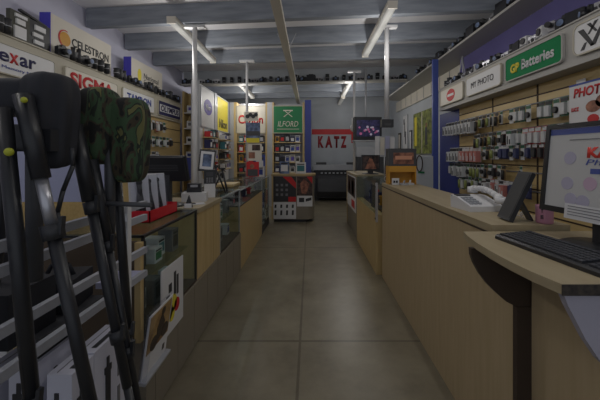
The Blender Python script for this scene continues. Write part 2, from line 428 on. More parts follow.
# upright return unit after the left wall run, with white boxes on its shelves
t = thing('shelf_unit', 'narrow maple shelf unit at the far end of the left fascia', 'shelf unit', (-2.7, 6.66, 0), 0)
b = MB(); b.box((0.0, 0.0, 0), (0.03, 0.3, 2.75)); b.box((0.27, 0, 0), (0.3, 0.3, 2.75)); b.make('side_panel', M_tan, t)
MB().box((0.03, 0.27, 0), (0.27, 0.3, 2.75)).make('back_panel', M_slat, t)
SH = (1.0, 1.3, 1.62, 1.95, 2.28)
for z in SH: MB().box((0.03, 0.01, z), (0.27, 0.27, z+0.022)).make('shelf', M_white, t)
MB().box((0.32, -0.36, 0), (0.47, -0.31, 2.9)).make('grey_post', M_lgrey, t)
MB().box((0.14, -0.33, 0.9), (0.32, -0.32, 1.35)).make('blue_panel', M_blue, t)
for k, z in enumerate(SH[1:]):
    o = MB().box((-0.08, -0.09, 0), (0.08, 0.09, 0.15)).bevel(0.003, 1)
    o.box((-0.05, -0.094, 0.05), (0.05, -0.09, 0.11), 1)
    o = o.make('product_box', [M_white, [M_inkb, M_ink, M_grey, M_purp][k]], None, (-2.55, 6.79, z+0.0225), 0.1*(k-1))
    tag(o, 'white product box on the %s shelf up of the narrow maple unit' % nth(k+1), 'box', 'boxes on the narrow maple unit')

# side-facing boards on the far left run (x = -2.2)
t = thing('display_wall', 'tall pale partition on the far left carrying two light boards', 'partition', (-2.22, 6.36, 0), L90)
b = MB(); b.box((0, 0.0, 0), (2.24, 0.05, 2.84)); b.make('panel', M_white, t)
MB().box((0.9, -0.03, 0), (1.06, 0.0, 2.84)).make('upright', M_lgrey, t)
for x in (0.2, 1.3): MB().box((x-0.03, -0.012, 0.9), (x, 0.0, 1.95)).make('maple_strip', M_tan, t)
s = sign('light_board', 'white light board with purple oval on the far left partition', (-2.205, 6.82, 2.0), L90, 0.86, 0.8, M_white, M_lgrey, 0.02, 0.01, 0.01)
b = MB(); b.prism(disc_pts(0.17, -0.003, 0, 0.43, sx=1.6), (0, 0.003, 0)); b.make('oval', M_purp, s)
lettering(s, 'Nikon', 0, 0.43, 0.34, 0.12, M_white, y=-0.006)
s = sign('light_board', 'yellow light board beyond the purple oval one on the far left partition', (-2.205, 7.97, 2.0), L90, 0.95, 0.8, M_yellow, M_lgrey, 0.02, 0.01, 0.01)
lettering(s, 'Nikon', 0.02, 0.18, 0.7, 0.22, M_ink, y=-0.004, shear=0.15)
# narrow product shelves under these boards
def pbox(w, d, h, m1, m2, name='product_box'):
    b = MB().box((-w/2, -d/2, 0), (w/2, d/2, h)).bevel(0.003, 1)
    b.box((-w*0.36, -d/2-0.002, h*0.2), (w*0.36, -d/2, h*0.72), 1)
    b.box((-w*0.36, -d/2-0.002, h*0.78), (w*0.36, -d/2, h*0.88), 2)
    return b.make(name, [m1, m2, M_ink], None)
MIX = [(M_dark, M_red), (M_white, M_inkb), (M_ink, M_skin), (M_orange, M_ink), (M_navy, M_white), (M_white, M_ink), (M_red, M_white), (M_black, M_lgrey), (M_offw, M_purp), (M_teal, M_white)]
for j, (yc, nm) in enumerate(((6.78, 'nearer'), (7.9, 'farther'))):
    u = thing('wall_shelves', '%s bank of narrow shelves on the far left partition below its boards' % nm, 'shelf', (-2.22, yc, 1.05), L90)
    for k in range(4):
        MB().box((-0.32, -0.2, k*0.235), (0.32, 0, k*0.235+0.018)).make('shelf', M_tan, u)
        for i in range(3):
            m1, m2 = MIX[(i*3+k*2+j*5) % 10]
            o = pbox(0.15, 0.12, 0.12+0.03*((i+k) % 3), m1, m2)
            o.location = (-2.22+0.1, yc-0.2+0.2*i, 1.05+k*0.235+0.0185); o.rotation_euler[2] = L90
            tag(o, 'boxed accessory, %s along the %s shelf, %s bank of the far left partition' % (nth(i+1), ['lowest','second','third','topmost'][k], nm), 'box', 'boxes on the far left partition')

# ------------------------------------------------------------------ BACK PARTITION with two light boards
YB = 8.6
t = thing('display_wall', 'pale back partition with uprights facing the aisle between two light boards', 'partition', (-2.2, YB, 0))
MB().box((0, 0.25, 0), (2.05, 0.3, 2.84)).make('panel', M_lgrey, t)
for x0, x1, m in ((0.0, 0.12, M_lgrey), (0.12, 0.2, M_tan), (0.98, 1.03, M_tan), (1.03, 1.17, M_lgrey), (1.17, 1.21, M_tan), (2.0, 2.05, M_tan)):
    MB().box((x0, 0.0, 0), (x1, 0.25, 2.84)).make('upright', m, t)
o = MB().box((0, 0, 0), (0.17, 0.3, 2.9)).bevel(0.004, 1).make('blue_pillar', M_blue, None, (-0.14, YB-0.02, 0)); tag(o, 'deep blue square pillar at the end of the back partition', 'pillar')
s = sign('light_board', 'ivory light board with red lettering on the back partition', (-1.62, YB, 2.01), 0, 0.78, 0.72, M_offw, M_fascia, 0.02, 0.02, 0.01)
lettering(s, 'Canon', 0, 0.36, 0.68, 0.24, M_red, y=-0.004, bold=0.03)
s = sign('light_board', 'deep green light board with white emblem on the back partition', (-0.6, YB, 2.01), 0, 0.78, 0.72, M_dgreen, M_fascia, 0.02, 0.02, 0.01)
lettering(s, 'ILFORD', 0, 0.24, 0.56, 0.15, M_offw, y=-0.004, bold=0.0, shear=0.2)
b = MB()
for sx in (-1, 1): b.prism([(-0.13*sx, -0.004, 0.43), (-0.10*sx, -0.004, 0.43), (0.12*sx, -0.004, 0.61), (0.09*sx, -0.004, 0.61)], (0, 0.003, 0))
b.box((-0.13, -0.005, 0.59), (0.13, -0.002, 0.62)); b.make('emblem', M_offw, s); MB().box((-0.3, -0.005, 0.09), (0.3, -0.002, 0.105)).make('underline', M_offw, s)
for j, (xc, w_) in enumerate(((-1.61, 0.76), (-0.62, 0.76))):
    nm = ['red lettered', 'green'][j]
    u = thing('wall_shelves', 'product shelves under the %s light board of the back partition' % nm, 'shelf', (xc, YB, 0.9))
    zs = [0.0, 0.28, 0.56, 0.83]
    for z in zs: MB().box((-w_/2, 0.0, z), (w_/2, 0.24, z+0.02)).make('shelf', M_tan, u)
    for k, z in enumerate(zs):
        n = 5
        for i in range(n):
            m1, m2 = MIX[(i*7+k*3+j*4) % 10]
            o = pbox(0.12, 0.1, 0.15+0.05*((i+2*k) % 3)*0.5+0.01, m1, m2)
            o.location = (xc - w_/2 + 0.1 + i*(w_-0.2)/(n-1), YB+0.09, 0.9+z+0.0205)
            tag(o, 'boxed product, %s on the %s shelf under the %s light board' % (nth(i+1), ['lowest','second','third','topmost'][k], nm), 'box', 'boxes under the %s light board' % nm)

# ------------------------------------------------------------------ FAR WALL: red stripe sign and wide printer
t = thing('wall_sign', 'white wall board with red stripe and dark red capitals on the far wall', 'sign', (0.8, YF-0.03, 1.0))
MB().box((-0.74, 0, 0), (0.68, 0.03, 1.75)).make('board', M_wallr, t)
MB().box((-0.74, -0.006, 1.075), (0.62, 0, 1.25)).make('red_stripe', M_red, t)
MB().box((0.56, -0.006, 0.8), (0.62, 0, 1.075)).make('red_tail', M_red, t)
M_dred = mat('dark red paint', (150,30,38), 0.6)
for ch_, x0, x1 in (('K', .263, .453), ('A', .505, .735), ('T', .785, .965), ('Z', 1.01, 1.205)): lettering(t, ch_, (x0+x1)/2-0.8, 0.83, x1-x0, 0.39, M_dred, y=-0.006, bold=0.055)
t = thing('wide_printer', 'large dark wide-format printer with pale cover at the far end of the aisle', 'printer', (0.78, 9.62, 0))
b = MB().box((-0.62, 0, 0.1), (0.62, 0.5, 0.78)).bevel(0.03, 2); b.make('body', M_dark, t)
b = MB().box((-0.68, -0.04, 0.94), (0.82, 0.55, 1.1)).bevel(0.02, 2); b.make('cover', M_lgrey, t)
MB().box((-0.66, 0.0, 0.78), (0.8, 0.5, 0.94)).make('carriage_bay', M_black, t)
b = MB()
for i in range(9): b.box((-0.45+i*0.12, -0.03, 0.83), (-0.39+i*0.12, 0.0, 0.87))
b.make('roller', M_lgrey, t)
b = MB()
for i in range(12):
    pass
b.prism([(-0.55, -0.02, 0.74), (-0.55, -0.14, 0.68), (-0.55, -0.18, 0.3), (-0.55, -0.08, 0.16), (-0.55, -0.04, 0.18), (-0.55, -0.14, 0.32), (-0.55, -0.11, 0.66)], (1.1, 0, 0)); b.make('paper_basket', M_dark, t)
for s_ in (-1, 1): MB().box((s_*0.56-0.04, 0.02, 0), (s_*0.56+0.04, 0.48, 0.1)).make('foot', M_black, t)
for x, lb in ((0.35, 'low dark strip on the pale printer cover, toward the blue pillar'), (1.3, 'low dark strip lying on the pale printer cover, toward the right counter')):
    o = MB().box((-0.16, -0.08, 0), (0.16, 0.08, 0.07)).bevel(0.01, 1).make('cartridge_tray', M_dark, None, (x, 9.85, 1.101)); tag(o, lb, 'tray')

# ------------------------------------------------------------------ LEFT COUNTER RUN (front face x = -0.845)
CX = -0.845
BK = -1.42
base = MB(); base.box((BK, 1.6, 0.0), (CX, 3.8, 0.46))
ys = [1.6] + [1.70+0.2875*i for i in range(8)] + [3.8]
o = thing('counter_plinth', 'grey brown panelled base running under the left display counters', 'plinth', (0, 0, 0))
base.make('carcass', M_base, o)
for y0, y1 in zip(ys, ys[1:]):
    MB().box((CX, y0+0.003, 0.02), (CX+0.012, y1-0.003, 0.458)).bevel(0.002, 1).make('panel', M_base, o)
def glasscase(label, y0, y1, z0, z1, frame, shelf=True, back=mat('mid brown case lining', (110,94,78), 0.6, var=0.06), top=None):
    t = thing('display_case', label, 'display case', (BK, y0, z0))
    L, H, D = y1-y0, z1-z0, CX-BK
    MB().box((0.0, 0.0, 0.0), (D, L, 0.015)).make('bottom', M_dbrown, t)
    MB().box((0.0, 0.0, 0.015), (0.015, L, H-0.01)).make('back_panel', back, t)
    MB().box((D-0.006, 0.012, 0.015), (D-0.001, L-0.012, H-0.012)).make('front_glass', M_glass, t)
    MB().box((0.0, 0.0, H-0.01), (D+0.004, L, H)).make('top_glass', M_glass, t)
    b = MB(); q = 0.007
    for y in (q, L-q):
        b.box((D-0.014, y-q, 0.015), (D, y+q, H-0.01)); b.box((0, y-q, H-0.022), (D, y+q, H-0.01))
    b.box((D-0.014, 0, H-0.022), (D+0.002, L, H-0.008))
    b.make('frame', frame, t)
    if shelf: MB().box((0.015, 0.015, H*0.48), (D-0.06, L-0.015, H*0.48+0.008)).make('glass_shelf', M_glass, t)
    return t
t = glasscase('glass topped display case at the near end of the left counter', 1.6, 2.355, 0.461, 1.0, M_blacks)
MB().box((0.545, -0.03, 0.0), (0.575, 0.0, 0.5)).make('maple_post', M_tan, t)
MB().box((0.0, -0.012, 0.0), (0.54, -0.001, 0.5)).make('end_panel', mat('brown case end', (92,78,62), 0.55, var=0.06), t)
def case_items(y0, y1, z0, H, n, where):
    for lev, z in ((0, z0+0.0155), (1, z0+H*0.48+0.0085)):
        for i in range(n):
            m1, m2 = [(M_white, M_dgreen), (M_dark, M_grey), (M_white, M_inkb), (M_black, M_red), (M_grey, M_black), (M_white, M_teal)][(i*5+lev*2) % 6]
            o = pbox(0.1, 0.1, 0.09+0.03*((i+lev) % 3), m1, m2)
            o.location = (CX-0.16-0.04*(i % 2), y0+0.12+i*(y1-y0-0.24)/(n-1), z); o.rotation_euler[2] = L90
            tag(o, 'small box, %s from the near end on the %s of %s' % (nth(i+1), ['floor', 'shelf'][lev], where), 'box', 'boxes in '+where)
case_items(1.62, 2.355, 0.461, 0.539, 5, 'the near left display case')
t = thing('counter_cabinet', 'maple fronted counter block between two glass cases on the left', 'cabinet', (BK, 2.36, 0.461))
D = CX-BK
MB().box((0, 0, 0), (D-0.012, 0.595, 0.505)).make('body', M_tan, t)
for k in range(3): MB().box((D-0.012, 0.003+k*0.199, 0.003), (D, 0.196+k*0.199, 0.5)).bevel(0.002, 1).make('front_panel', M_tan, t)
MB().box((-0.01, -0.003, 0.505), (D+0.015, 0.597, 0.54)).bevel(0.004, 1).make('top', M_tany, t)
glasscase('glass display case in the middle of the left counter past the maple block', 2.962, 3.8, 0.461, 1.0, M_lgrey)
case_items(2.962, 3.8, 0.461, 0.539, 5, 'the middle left display case')
# farther glass case on a maple lower cabinet
t = glasscase('long glass case over maple panels on the far part of the left counter', 3.803, 5.54, 0.77, 0.985, M_lgrey, False)
o = MB().box((BK, 3.803, 0), (CX, 5.54, 0.769)).make('cabinet', M_tan, t); o.location = (-BK, -3.803, -0.77); o.matrix_parent_inverse.identity()
t = glasscase('glass fronted case with colourful posters at the far end of the left counter', 5.543, 6.5, 0.1, 0.985, M_lgrey, True)
o = MB().box((0, 0, -0.1), (CX-BK, 0.957, 0.0)).make('plinth', M_dark, t)
for k, m in enumerate((M_skin, M_paper, M_photod, M_paper)):
    o = MB().box((-0.002, -0.1, 0), (0.002, 0.1, 0.62)); o.box((0.002, -0.08, 0.3), (0.003, 0.08, 0.58), 1); o.box((0.002, -0.08, 0.05), (0.003, 0.08, 0.22), 2)
    o = o.make('upright_poster', [m, [M_red, M_inkb, M_skin, M_red][k], [M_ink, M_grey, M_white, M_navy][k]], None, (CX-0.028, 5.66+k*0.235, 0.1165))
    tag(o, 'upright poster behind the far left case glass, %s from the near end' % nth(k+1), 'poster', 'posters in the far left case')
for i in range(9):
    m1, m2 = MIX[i]
    o = pbox(0.1, 0.1, 0.09+0.02*(i % 3), m1, m2); o.location = (CX-0.15-0.05*(i % 2), 3.92+i*0.185, 0.7855); o.rotation_euler[2] = L90
    tag(o, 'boxed item, %s from the near end in the long far case of the left counter' % nth(i+1), 'box', 'boxes in the long far left case')

# end cabinet facing the camera
t = thing('end_counter', 'freestanding counter with posters on its front closing the left run', 'counter', (-0.37, 6.56, 0))
def rounded(x0, x1, y0, y1, z0, z1, r=0.16):
    pts = [(x0, y0, z0)] + [(x1-r+r*math.sin(a), y0+r-r*math.cos(a), z0) for a in [math.radians(9*i) for i in range(11)]] + [(x1, y1, z0), (x0, y1, z0)]
    return MB().prism(pts, (0, 0, z1-z0))
rounded(-0.42, 0.46, 0, 0.5, 0.06, 0.965).make('body', M_base, t)
rounded(-0.44, 0.49, -0.02, 0.52, 0.966, 1.0).make('top', M_tanx, t)
rounded(-0.38, 0.42, 0.04, 0.5, 0, 0.06).make('plinth', M_blacks, t)
MB().box((-0.43, -0.012, 0.06), (-0.395, 0.0, 0.965)).make('maple_post', M_tan, t)
def tposter(name, label, x0, x1, z0, z1, m, extra):
    b = MB().box((x0, -0.006, z0), (x1, -0.001, z1))
    for fn in extra: fn(b)
    o = b.make(name, [m, M_red, M_grey, M_ink, M_skin, M_paper], None, (-0.37, 6.555, 0)); tag(o, label, 'poster'); return o
def par(b, pts, m): b.prism([(x, -0.009, z) for x, z in pts], (0, 0.003, 0), m)
tposter('poster', 'black poster with red diagonal bands on the counter closing the left run', -0.39, 0.08, 0.43, 0.95, M_ink, [
    lambda b: par(b, [(-0.2, 0.95), (-0.02, 0.95), (0.08, 0.82), (0.08, 0.7)], 1), lambda b: par(b, [(-0.08, 0.43), (0.08, 0.43), (0.08, 0.53), (-0.08, 0.53)], 1),
    lambda b: [par(b, [(-0.34+0.1*i, 0.55+0.1*j), (-0.29+0.1*i, 0.55+0.1*j), (-0.29+0.1*i, 0.6+0.1*j), (-0.34+0.1*i, 0.6+0.1*j)], 2) for i in range(3) for j in range(3)]])
tposter('poster', 'white poster with rows of small black flash units below the black poster', -0.39, 0.08, 0.07, 0.42, M_paper, [
    lambda b: [par(b, [(-0.37+0.12*i, 0.15+0.15*j), (-0.33+0.12*i, 0.15+0.15*j), (-0.325+0.12*i, 0.22+0.15*j+0.03*(1-j)), (-0.365+0.12*i, 0.22+0.15*j+0.03*(1-j))], 3) for i in range(4) for j in range(2)]])
tposter('poster', 'tall fashion photo poster with red corner on the rounded counter end', 0.1, 0.42, 0.56, 0.95, M_photod, [
    lambda b: par(b, [(0.2, 0.6), (0.3, 0.6), (0.36, 0.8), (0.24, 0.9), (0.16, 0.8)], 4), lambda b: par(b, [(0.3, 0.95), (0.42, 0.95), (0.42, 0.8)], 1)])
tposter('poster', 'white poster with two black cameras on the rounded counter end', 0.1, 0.42, 0.33, 0.55, M_paper, [
    lambda b: par(b, [(0.14, 0.42), (0.25, 0.42), (0.25, 0.51), (0.14, 0.51)], 3), lambda b: par(b, [(0.28, 0.43), (0.4, 0.46), (0.4, 0.52), (0.28, 0.49)], 3)])

# ------------------------------------------------------------------ RIGHT COUNTER RUN (front face x = 0.83 / 0.775)
t = thing('service_counter', 'long tan service counter along the right side of the aisle', 'counter', (0.83, 1.29, 0))
b = MB().box((0, 0, 0.0), (0.03, 2.34, 1.02)); b.box((0, 0.155, 1.02), (0.03, 2.34, 1.044)); b.make('front_panel', M_front, t)
MB().box((0.03, 0.0, 0.0), (0.3, 0.03, 1.02)).make('end_panel', M_dbrown, t)
MB().box((0.03, 2.31, 0.0), (0.3, 2.34, 1.044)).make('end_panel', M_tan, t)
MB().box((0.0, 0.15, 1.045), (0.36, 2.35, 1.08)).bevel(0.004, 1).make('top', M_tany, t)
MB().box((-0.004, 0.15, 1.036), (0.002, 2.34, 1.045)).make('shade_strip', M_dbrown, t)  # solid dark strip, coloured as the shade under the top edge
t = thing('display_case', 'glass topped counter with maple front on the far right, behind a metal post', 'display case', (0.775, 3.66, 0))
MB().box((0, 0.02, 0), (0.45, 1.55, 0.7)).make('cabinet', M_tan, t)
MB().box((0.0, 0.03, 0.7), (0.006, 1.55, 1.05)).make('front_glass', M_glass, t)
MB().box((0.1, 0.03, 0.7), (0.45, 1.55, 0.72)).make('floor_board', M_dbrown, t)
MB().box((0.44, 0.03, 0.72), (0.45, 1.55, 1.05)).make('back_panel', M_dark, t)
MB().box((0.0, 0.03, 1.05), (0.45, 1.55, 1.065)).make('top_glass', M_glass, t)
b = MB().box((-0.012, -0.01, 0.62), (0.012, 0.03, 1.075)); b.make('metal_post', M_silver, t)
for z in (0.66, 1.03): MB().tube((-0.013, 0.01, z), (-0.02, 0.01, z), 0.012).make('bolt', M_blacks, t)
MB().box((0.03, 0.16, 0.73), (0.045, 0.5, 1.02)).make('dark_insert', M_dark, t)
for i in range(5):
    m1, m2 = MIX[i+3]
    o = pbox(0.1, 0.1, 0.12+0.03*(i % 2), m1, m2); o.location = (1.0, 4.3+i*0.18, 0.7205); o.rotation_euler[2] = R90
    tag(o, 'boxed item, %s from the near end inside the far right glass counter' % nth(i+1), 'box', 'boxes in the far right glass counter')
t = thing('end_counter', 'last right counter section with a tall poster on its aisle side', 'counter', (0.775, 5.23, 0))
MB().box((0, 0, 0), (0.5, 1.35, 1.035)).make('body', M_base, t)
MB().box((-0.012, -0.01, 1.036), (0.52, 1.37, 1.07)).bevel(0.005, 1).make('top', M_tany, t)
MB().box((-0.008, 1.28, 0.02), (0.0, 1.35, 1.03)).make('maple_edge', M_tan, t)
b = MB().box((0.765, 5.3, 0.42), (0.774, 6.45, 1.02)); b.box((0.762, 5.35, 0.66), (0.765, 6.4, 1.0), 1); b.box((0.762, 5.5, 0.7), (0.763, 5.75, 0.95), 2); b.box((0.762, 6.0, 0.72), (0.763, 6.2, 0.9), 3); b.box((0.762, 5.4, 0.47), (0.764, 5.8, 0.6), 3)
o = b.make('poster', [M_paper, M_photod, M_skin, M_red]); tag(o, 'tall fashion poster on the aisle side of the last right counter', 'poster')

# kiosk desk at the near end
KZ = 1.055
t = thing('kiosk_desk', 'maple topped kiosk desk bulging into the aisle at the near right', 'desk', (0, 0, 0))
pts = [(0.692, 1.42, KZ-0.028), (0.672, 1.34, KZ-0.028), (0.656, 1.24, KZ-0.028), (0.648, 1.13, KZ-0.028), (0.648, 1.02, KZ-0.028), (0.655, 0.93, KZ-0.028), (0.672, 0.842, KZ-0.028), (1.6, 0.842, KZ-0.028), (1.6, 1.435, KZ-0.028)]
MB().prism(pts, (0, 0, 0.028)).bevel(0.002, 1).make('desk_top', M_tany, t)
MB().box((0.672, 0.838, KZ-0.030), (1.6, 0.8415, KZ-0.001)).make('worn_edge', M_chip, t)
def gusset(y, m, nm, xt):
    pts = [(0.885, y, KZ-0.03), (0.885, y, 0.78)]
    c = [(0.835, y, 0.787), (0.79, y, 0.81), (0.75, y, 0.845), (0.715, y, 0.88), (0.685, y, 0.92), (0.662, y, 0.962), (0.65, y, 0.995), (0.648, y, KZ-0.03)]
    return MB().prism(pts + c, (0, 0.022, 0)).make(nm, m, t)
gusset(1.266, M_dbrown, 'gusset', 0.662)  # dark tone paints the shade on this side, not a brown board
pts = [(0.684, 0.85, KZ-0.03), (1.6, 0.85, KZ-0.03), (1.6, 0.85, 0.0), (0.888, 0.85, 0), (0.888, 0.85, 0.765), (0.84, 0.85, 0.79), (0.783, 0.85, 0.844), (0.745, 0.85, 0.9), (0.716, 0.85, 0.956), (0.698, 0.85, 0.99)]
MB().prism(pts, (0, 0.022, 0)).make('end_panel', mat('pale grey melamine', (168,164,176), 0.6, var=0.05), t)
MB().box((0.888, 0.872, 0), (0.91, 1.262, KZ-0.03)).make('front_panel', M_front, t)
MB().box((0.83, 1.262, 0), (0.888, 1.288, 0.79)).make('support_post', M_dbrown, t)  # dark like the gusset: shade put into the colour

# ------------------------------------------------------------------ KIOSK: monitor, keyboard, mug, tablet, telephone
def P(px, py, Y): return Vector(((px-HX)/F*Y, Y, EYE-(py-HY)/F*Y))
M_scr = mat('lit screen page', (176,176,176), 0.3, emit=0.22)
M_scrb = mat('lit screen blue bar', (70,84,150), 0.3, emit=0.08)
M_scrr = mat('lit screen red logo', (200,60,50), 0.3, emit=0.2)
M_scrf = mat('lit screen pale disc', (160,157,176), 0.3, emit=0.2)
M_scrp = mat('lit screen pink disc', (178,154,174), 0.3, emit=0.2)
def monitor(label, loc, rz, w, h, lift, tilt, screen=True, name='monitor'):
    t = thing(name, label, 'monitor', loc, rz)
    T = Matrix.Translation((0, 0, lift)) @ Matrix.Rotation(tilt, 4, 'X')
    fw = 0.018
    MB().box((-w/2+0.004, 0.004, 0.004), (w/2-0.004, 0.035, h-0.004)).bevel(0.008, 2).xf(T).make('back_shell', M_black, t)
    b = MB()
    b.box((-w/2, -0.012, 0), (-w/2+fw, 0.012, h)); b.box((w/2-fw, -0.012, 0), (w/2, 0.012, h)); b.box((-w/2+fw, -0.012, 0), (w/2-fw, 0.012, fw*1.3)); b.box((-w/2+fw, -0.012, h-fw), (w/2-fw, 0.012, h))
    b.xf(T).make('bezel', M_blacks, t)
    scr = MB().box((-w/2+fw, -0.004, fw*1.3), (w/2-fw, 0.003, h-fw)).xf(T).make('screen', M_scr if screen else M_black, t)
    MB().box((-0.045, 0.01, 0.012), (0.045, 0.05, lift+0.06)).bevel(0.01, 2).make('neck', M_black, t)
    b = MB().lathe([(0.0, 0), (0.13, 0), (0.13, 0.006), (0.11, 0.014), (0.0, 0.018)], (0, 0.02, 0), 28).xf(Matrix.Scale(1.15, 4, (1,0,0))); b.make('foot', M_blacks, t)
    return t, scr, T
A = P(541.5, 207, 1.4); B_ = P(600, 219, 1.15)
mang = math.atan2(B_.y-A.y, B_.x-A.x)     # screen's local x runs from far-left to near-right
mw = 0.52; LIFT = 0.105
d = Vector((math.cos(mang), math.sin(mang), 0))
mc = Vector((A.x, A.y, 0)) + d*(mw/2)
t, scr, T = monitor('flat black kiosk monitor on the near right desk showing a web page', (mc.x, mc.y, KZ+0.0005), mang, mw, 0.37, LIFT, -0.1)
def scr_part(nm, mb, m): return mb.xf(T).make(nm, m, t)
scr_part('page_bar', MB().box((-0.24, -0.0055, 0.325), (0.24, -0.0042, 0.35)), M_scrb)
scr_part('page_button', MB().box((-0.055, -0.0055, 0.168), (0.06, -0.0042, 0.188)), M_scrb)
for k, (x, z, m) in enumerate(((-0.142, 0.228, M_scrf), (-0.145, 0.125, M_scrf), (-0.052, 0.13, M_scrp), (-0.125, 0.062, M_scrf), (-0.075, 0.058, M_scrf))):
    scr_part('page_disc', MB().prism(disc_pts(0.026, -0.0055, x, z, 24), (0, 0.0013, 0)), m)
def scr_text(s_, cx, cz, w_, h_, m, bold=0.02, sh=0.0):
    o = lettering(t, s_, cx, cz, w_, h_, m, y=-0.006, bold=bold, shear=sh, name='page_text', th=0.001); o.data.transform(T); return o
scr_text('KATZ', 0.01, 0.25, 0.165, 0.042, M_scrr, 0.05); scr_text('Photo', 0.0, 0.212, 0.15, 0.022, M_scrb, 0.0, 0.2); scr_part('page_line', MB().box((-0.15, -0.0055, 0.3), (0.12, -0.0045, 0.304)), M_grey)
nt_ = MB().box((-0.134, -0.018, -0.014), (0.11, -0.0155, 0.045)).xf(T)
n_ = nt_.make('paper_note', M_paper, None, (0,0,0)); n_.location = (mc.x, mc.y, KZ+0.0005); n_.rotation_euler[2] = mang
b = MB()
for i in range(4): b.box((-0.12, -0.0192, 0.034-i*0.011), (0.09-0.02*(i % 2), -0.018, 0.037-i*0.011))
l_ = b.xf(T).make('print_line', M_grey, n_)
tag(n_, 'white printed note stuck to the lower bezel of the kiosk monitor', 'note')

ka, kb = P(495, 232.3, 1.30), P(597, 267.7, 0.894)
kb = Vector((ka.x+0.052, ka.y-0.44, 0)); kang = math.atan2(kb.y-ka.y, kb.x-ka.x)
t = thing('keyboard', 'black computer keyboard on the kiosk desk below the monitor', 'keyboard', (ka.x, ka.y, KZ+0.0005), kang)
KL, KD = 0.44, 0.15
b = MB().prism([(0, 0, 0), (0, KD, 0), (0, KD, 0.026), (0, 0.01, 0.018), (0, 0, 0.012)], (KL, 0, 0)).bevel(0.005, 2); b.make('case', M_blacks, t)
b = MB()
Mk = Matrix.Rotation(math.atan2(0.008, KD-0.01), 4, 'X'); Mk.translation = (0, 0.012, 0.0185)
for r in range(6):
    y = 0.002 + r*0.0215 + (0.006 if r == 5 else 0)
    x = 0.012
    while x < KL-0.02:
        w_ = 0.0165
        if r == 0 and 0.09 < x < 0.1: w_ = 0.11
        if not (0.292 < x < 0.298 or 0.352 < x < 0.358):
            b.box((x, y, 0), (min(x+w_, KL-0.01), y+0.017, 0.006), 0, Mk)
        x += w_ + 0.0027
b.make('key', mat('charcoal key cap', (58,60,66), 0.5), t)

mp_ = P(544, 227, 1.43)
t = thing('coffee_mug', 'pink mug with black letters on the counter between tablet and kiosk monitor', 'mug', (1.105, 1.485, 1.0805), -0.35); t.scale = (0.88,)*3
MB().lathe([(0, 0), (0.037, 0), (0.04, 0.004), (0.041, 0.09), (0.0405, 0.094), (0.037, 0.09), (0.036, 0.008), (0, 0.006)], n=28).make('body', M_pink, t)
b = MB(); b.path([(0.04+0.028*math.sin(a), 0, 0.048+0.03*math.cos(a)) for a in [math.radians(q) for q in range(0, 181, 15)]], 0.005); b.xf(Matrix.Rotation(1.75, 4, 'Z')); b.make('handle', M_pink, t)
lettering(t, 'T', -0.022, 0.068, 0.012, 0.018, M_ink, y=-0.0395, bold=0.03); lettering(t, 'E', -0.022, 0.036, 0.012, 0.02, M_ink, y=-0.0395, bold=0.03)

tb = P(512, 221, 1.52)
t = thing('tablet_screen', 'black tilted tablet on its stand between the telephone and the kiosk monitor', 'tablet', (0.955, 1.545, 1.0805), math.radians(-97))
T2 = Matrix.Translation((0, 0, 0.004)) @ Matrix.Rotation(math.radians(-24), 4, 'X')
MB().box((-0.06, -0.01, 0), (0.06, 0.01, 0.25)).bevel(0.005, 2).xf(T2).make('body', M_black, t)
MB().box((-0.053, -0.0115, 0.01), (0.053, -0.01, 0.24)).xf(T2).make('screen', mat('dark switched off screen', (34,34,38), 0.5), t)
MB().bar((0, 0.05, 0.13), (0, 0.115, 0.004), 0.05, 0.008).make('prop', M_black, t)

tp = P(482, 210, 1.86)
t = thing('desk_telephone', 'white desk telephone with its handset lying on the right counter', 'telephone', (0.985, 1.87, 1.0805), 0.12)
MB().prism([(-0.10, -0.1, 0), (-0.10, 0.1, 0), (-0.10, 0.1, 0.075), (-0.10, 0.04, 0.07), (-0.10, -0.1, 0.03)], (0.2, 0, 0)).bevel(0.006, 2).make('base', M_white, t)
b = MB()
for i in range(3):
    for j in range(4): b.box((-0.085+i*0.026, -0.075+j*0.026, 0.036+j*0.0075), (-0.067+i*0.026, -0.057+j*0.026, 0.048+j*0.0075))
b.make('key', M_lgrey, t)
MB().box((-0.088, 0.045, 0.071), (-0.005, 0.085, 0.079)).make('display', M_dark, t)
b = MB(); hp = [(0.062, -0.13+0.0325*i, 0.07+0.028*math.sin(PI*i/8)+0.004*i) for i in range(9)]
for i, (p, q) in enumerate(zip(hp, hp[1:])): b.tube(p, q, 0.022 if i in (0, 7) else 0.017, 0.022 if i in (0,7) else 0.017, 12)
b.tube((0.062, -0.125, 0.05), (0.062, -0.125, 0.085), 0.03, 0.028, 14); b.tube((0.062, 0.125, 0.082), (0.062, 0.125, 0.118), 0.03, 0.028, 14)
b.make('handset', M_white, t)
b = MB(); b.path([(0.062+0.014*math.cos(i*1.2), -0.14-0.006*i, 0.03+0.014*math.sin(i*1.2)-0.0006*i) for i in range(26)], 0.0028, 6); b.make('coiled_cord', M_white, t)

